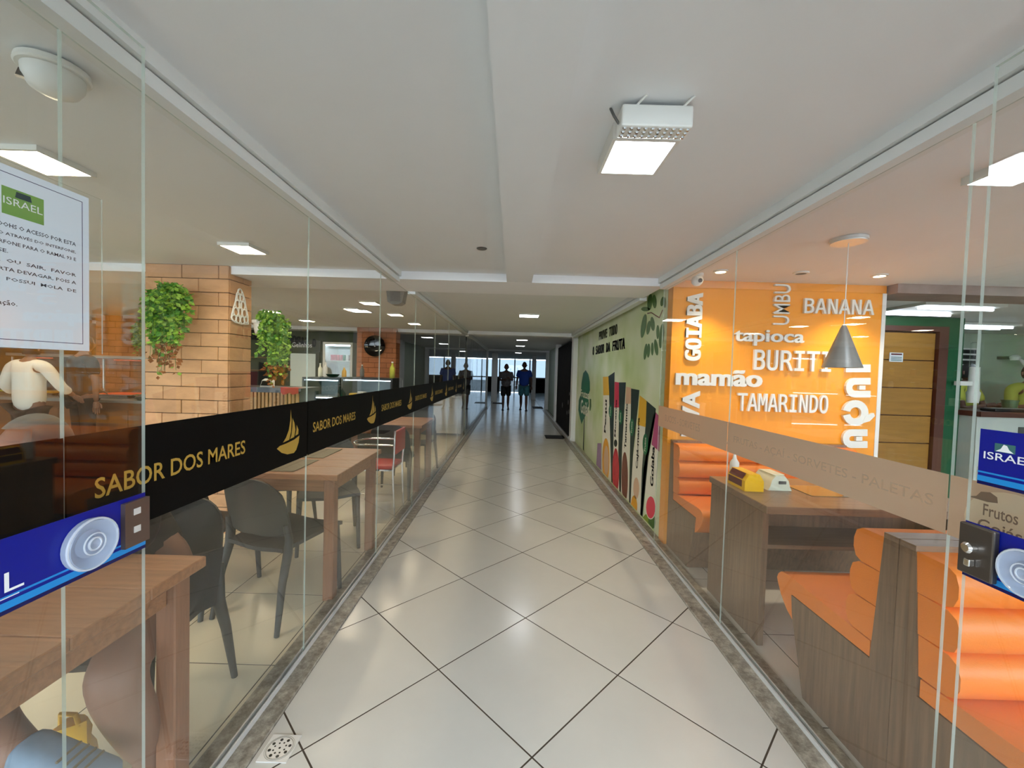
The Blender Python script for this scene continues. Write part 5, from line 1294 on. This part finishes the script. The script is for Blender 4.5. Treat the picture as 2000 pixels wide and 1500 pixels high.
def standing(label, x, y, hgt, face, shirt, trousers, skinm, elbow_l, wrist_l, elbow_r, wrist_r, long_sleeve, hairm='hair'):
    k = hgt/1.75; t = thing('person', label, 'person', (x, y, 0))
    f = Vector(face).normalized(); s = Vector((-f.y, f.x, 0))
    def W(a, b, z): v = Vector((x, y, 0))+f*(a*k)+s*(b*k); return Vector((v.x, v.y, z*k))
    V = [W(0, 0, 0.95), W(0, 0, 1.12), W(0, 0, 1.30), W(0, 0, 1.43), W(0.01, 0, 1.51), W(0.02, 0, 1.55)]
    Rr = [(0.15, 0.11), (0.145, 0.105), (0.165, 0.11), (0.11, 0.09), 0.055, 0.05]; E = [(0, 1), (1, 2), (2, 3), (3, 4), (4, 5)]
    for sg in (-1, 1):
        i0 = len(V); V += [W(0, sg*0.095, 0.88), W(0.01, sg*0.10, 0.50), W(0, sg*0.105, 0.09), W(0.08, sg*0.11, 0.035), W(0.16, sg*0.12, 0.027)]; Rr += [0.088, 0.06, 0.04, 0.036, 0.028]
        E += [(0, i0), (i0, i0+1), (i0+1, i0+2), (i0+2, i0+3), (i0+3, i0+4)]
    wr = []
    for sg, el, wv in ((-1, elbow_r, wrist_r), (1, elbow_l, wrist_l)):
        i0 = len(V); V += [W(0, sg*0.19, 1.41), W(*el), W(*wv)]; Rr += [0.058, 0.042, 0.028]; E += [(3, i0), (i0, i0+1), (i0+1, i0+2)]; wr.append((V[-1], V[-1]-V[-2]))
    body = skin(V, E, [tuple(c*k for c in r) if isinstance(r, tuple) else r*k for r in Rr]); head(body, W(0.03, 0, 1.645), 0.10*k, f)
    for p, d in wr: hand(body, p, d, Vector((0, 0, -1)), k, 0.6)
    body.build('body', skinm, t, smooth=70); hair(W(0.03, 0, 1.65), 0.10*k, f).build('hair', hairm, t, smooth=60)
    q_ = 1.0 if long_sleeve else 0.0
    vs = [W(0, 0, 0.80), W(0, 0, 1.12), W(0, 0, 1.30), W(0, 0, 1.45)]; es = [(0, 1), (1, 2), (2, 3)]; rs = [(0.19*k, 0.15*k), (0.175*k, 0.135*k), (0.188*k, 0.135*k), (0.10*k, 0.09*k)]
    for sg, el, wv in ((-1, elbow_r, wrist_r), (1, elbow_l, wrist_l)):
        i0 = len(vs); S0 = W(0, sg*0.19, 1.41); E0 = W(*el); W0 = W(*wv)
        vs += [S0, S0.lerp(E0, 1.0 if long_sleeve else 0.7)]; rs += [0.08*k, 0.072*k if not long_sleeve else 0.062*k]; es += [(3, i0), (i0, i0+1)]
        if long_sleeve: vs.append(E0.lerp(W0, 0.6)); rs.append(0.055*k); es.append((i0+1, i0+2))
    skin(vs, es, rs).build('shirt', shirt, t, smooth=70)
    vv = [W(0, 0, 0.96)]; rr = [(0.165*k, 0.13*k)]; ee = []
    for sg in (-1, 1): i0 = len(vv); vv += [W(0, sg*0.095, 0.86), W(0.01, sg*0.10, 0.50), W(0, sg*0.105, 0.10)]; rr += [0.10*k, 0.08*k, 0.065*k]; ee += [(0, i0), (i0, i0+1), (i0+1, i0+2)]
    skin(vv, ee, rr).build('trousers', trousers, t, smooth=70)
    return t
standing('person in a white long sleeved top at the buffet, seen from behind', -5.78, 4.85, 1.62, (-0.1, 1, 0), 'shirt_white', 'trousers', 'skin', (0.05, 0.34, 1.16), (0.25, 0.38, 1.0), (0.08, -0.30, 1.15), (0.28, -0.28, 1.02), True)
standing('person in a black T-shirt at the buffet, seen from behind', -5.83, 5.50, 1.72, (0.3, 1, 0), 'shirt_black', 'shorts_black', 'skin', (0.05, 0.27, 1.12), (0.25, 0.22, 1.02), (0.0, -0.27, 1.12), (0.02, -0.24, 0.86), False)
standing('person in a lime shirt working in the kitchen', 6.42, 5.80, 1.68, (0.3, -1, 0), 'shirt_lime', 'shorts_black', 'skin_dark', (0.12, 0.24, 1.12), (0.30, 0.12, 1.18), (0.12, -0.24, 1.12), (0.30, -0.12, 1.18), False)
standing('person in a yellow sleeve at the right edge of the kitchen', 7.30, 5.78, 1.70, (-0.3, -1, 0), 'shirt_lime', 'trousers', 'skin', (0.12, 0.24, 1.12), (0.30, 0.12, 1.18), (0.12, -0.26, 1.12), (0.30, -0.20, 1.18), True)
# seated person at the nearest table
t = thing('person', 'person in black T-shirt and shorts seated at the nearest restaurant table', 'person', (-1.35, 1.6, 0))
P = lambda *a: Vector(a)
V = [P(-1.32, 1.64, 0.57), P(-1.36, 1.63, 0.72), P(-1.46, 1.60, 0.88), P(-1.52, 1.575, 0.96), P(-1.575, 1.56, 1.00), P(-1.60, 1.545, 1.025),
     P(-1.225, 1.60, 0.55), P(-1.14, 1.15, 0.50), P(-1.13, 1.22, 0.29), P(-1.16, 1.30, 0.10), P(-1.165, 1.22, 0.045), P(-1.17, 1.13, 0.035),
     P(-1.44, 1.60, 0.55), P(-1.53, 1.13, 0.47), P(-1.40, 1.07, 0.40), P(-1.26, 1.045, 0.36), P(-1.20, 1.04, 0.335), P(-1.12, 1.04, 0.31),
     P(-1.32, 1.57, 0.92), P(-1.21, 1.47, 0.80), P(-1.42, 1.28, 0.825),
     P(-1.66, 1.55, 0.92), P(-1.75, 1.42, 0.83), P(-1.62, 1.22, 0.825)]
for i_ in list(range(0, 7))+[12]+list(range(18, 24)): V[i_] = V[i_]+P(-0.06, -0.09, 0)
E = [(0, 1), (1, 2), (2, 3), (3, 4), (4, 5), (0, 6), (6, 7), (7, 8), (8, 9), (9, 10), (10, 11), (0, 12), (12, 13), (13, 14), (14, 15), (15, 16), (16, 17), (3, 18), (18, 19), (19, 20), (3, 21), (21, 22), (22, 23)]
Rr = [(0.15, 0.12), (0.145, 0.11), (0.15, 0.105), (0.10, 0.085), 0.05, 0.048, 0.10, 0.082, 0.066, 0.042, 0.036, 0.028, 0.10, 0.08, 0.066, 0.042, 0.036, 0.028, 0.06, 0.045, 0.028, 0.06, 0.045, 0.028]
body = skin(V, E, Rr); head(body, (-1.685, 1.43, 1.095), 0.095, (-0.2, -1, 0)); hand(body, V[20], V[20]-V[19], (0, 0, -1), 0.95, 0.3); hand(body, V[23], V[23]-V[22], (0, 0, -1), 0.95, 0.3)
body.build('body', 'skin', t, smooth=70); hair((-1.685, 1.43, 1.10), 0.095, (-0.2, -1, 0)).build('hair', 'hair_grey', t, smooth=60)
skin([V[0]-P(0, 0, 0.02), V[1], V[2], V[3], V[18], V[19], V[19].lerp(V[20], 0.92), V[21], V[22], V[22].lerp(V[23], 0.92)], [(0, 1), (1, 2), (2, 3), (3, 4), (4, 5), (5, 6), (3, 7), (7, 8), (8, 9)], [(0.17, 0.14), (0.17, 0.135), (0.172, 0.13), (0.10, 0.09), 0.085, 0.07, 0.06, 0.085, 0.07, 0.06]).build('shirt', 'shirt_black', t, smooth=70)
skin([V[0], V[6], V[6].lerp(V[7], 0.62), V[12], V[12].lerp(V[13], 0.62)], [(0, 1), (1, 2), (0, 3), (3, 4)], [(0.165, 0.13), 0.12, 0.115, 0.118, 0.112]).build('shorts', 'shorts_black', t, smooth=70)
i = 10; MB().rbox(V[i].x-0.048, V[i].y-0.16, 0.0008, V[i].x+0.048, V[i].y+0.11, 0.075, 0.03, 3).build('shoe', 'denim', t, smooth=60)
def foot_x(mb): return mb.xform(lambda v: Vector((-1.165, 1.04, 0.325))+Vector((0.93, 0, -0.36))*v.x+Vector((0, 1, 0))*v.y+Vector((0.36, 0, 0.93))*v.z)
sh_ = foot_x(MB().rbox(-0.125, -0.046, -0.02, 0.135, 0.046, 0.06, 0.03, 3)).build('shoe', 'denim', t, smooth=60)
foot_x(MB().rbox(-0.13, -0.05, -0.045, 0.14, 0.05, -0.018, 0.010, 2)).build('sole', 'white_plastic', sh_, smooth=60)
for k in range(4): foot_x(MB().tube([(0.0+k*0.022, -0.03, 0.060), (0.0+k*0.022, 0.03, 0.060)], 0.004, 5)).build('lace', 'placemat', sh_)
# bag on the floor
t = thing('bag', 'crumpled yellow plastic bag on the floor beside the seated person', 'bag', (-1.335, 1.20, 0))
mb = MB().lathe([(0.02, 0.001), (0.075, 0.004), (0.085, 0.08), (0.075, 0.18), (0.05, 0.26), (0.04, 0.285)], (0, 0, 0), n=14)
mb.xform(lambda v: (-1.335+v.x*0.8+0.012*math.sin(v.z*50+v.y*60), 1.215+v.y*0.75+0.01*math.sin(v.z*43+v.x*50), v.z*1.05)); mb.build('sack', 'yellow', t, smooth=30)
MB().tube([(-1.36, 1.215, 0.29), (-1.355, 1.21, 0.33), (-1.31, 1.21, 0.33), (-1.305, 1.215, 0.29)], 0.007, 6).build('handle', 'yellow', t, smooth=60)
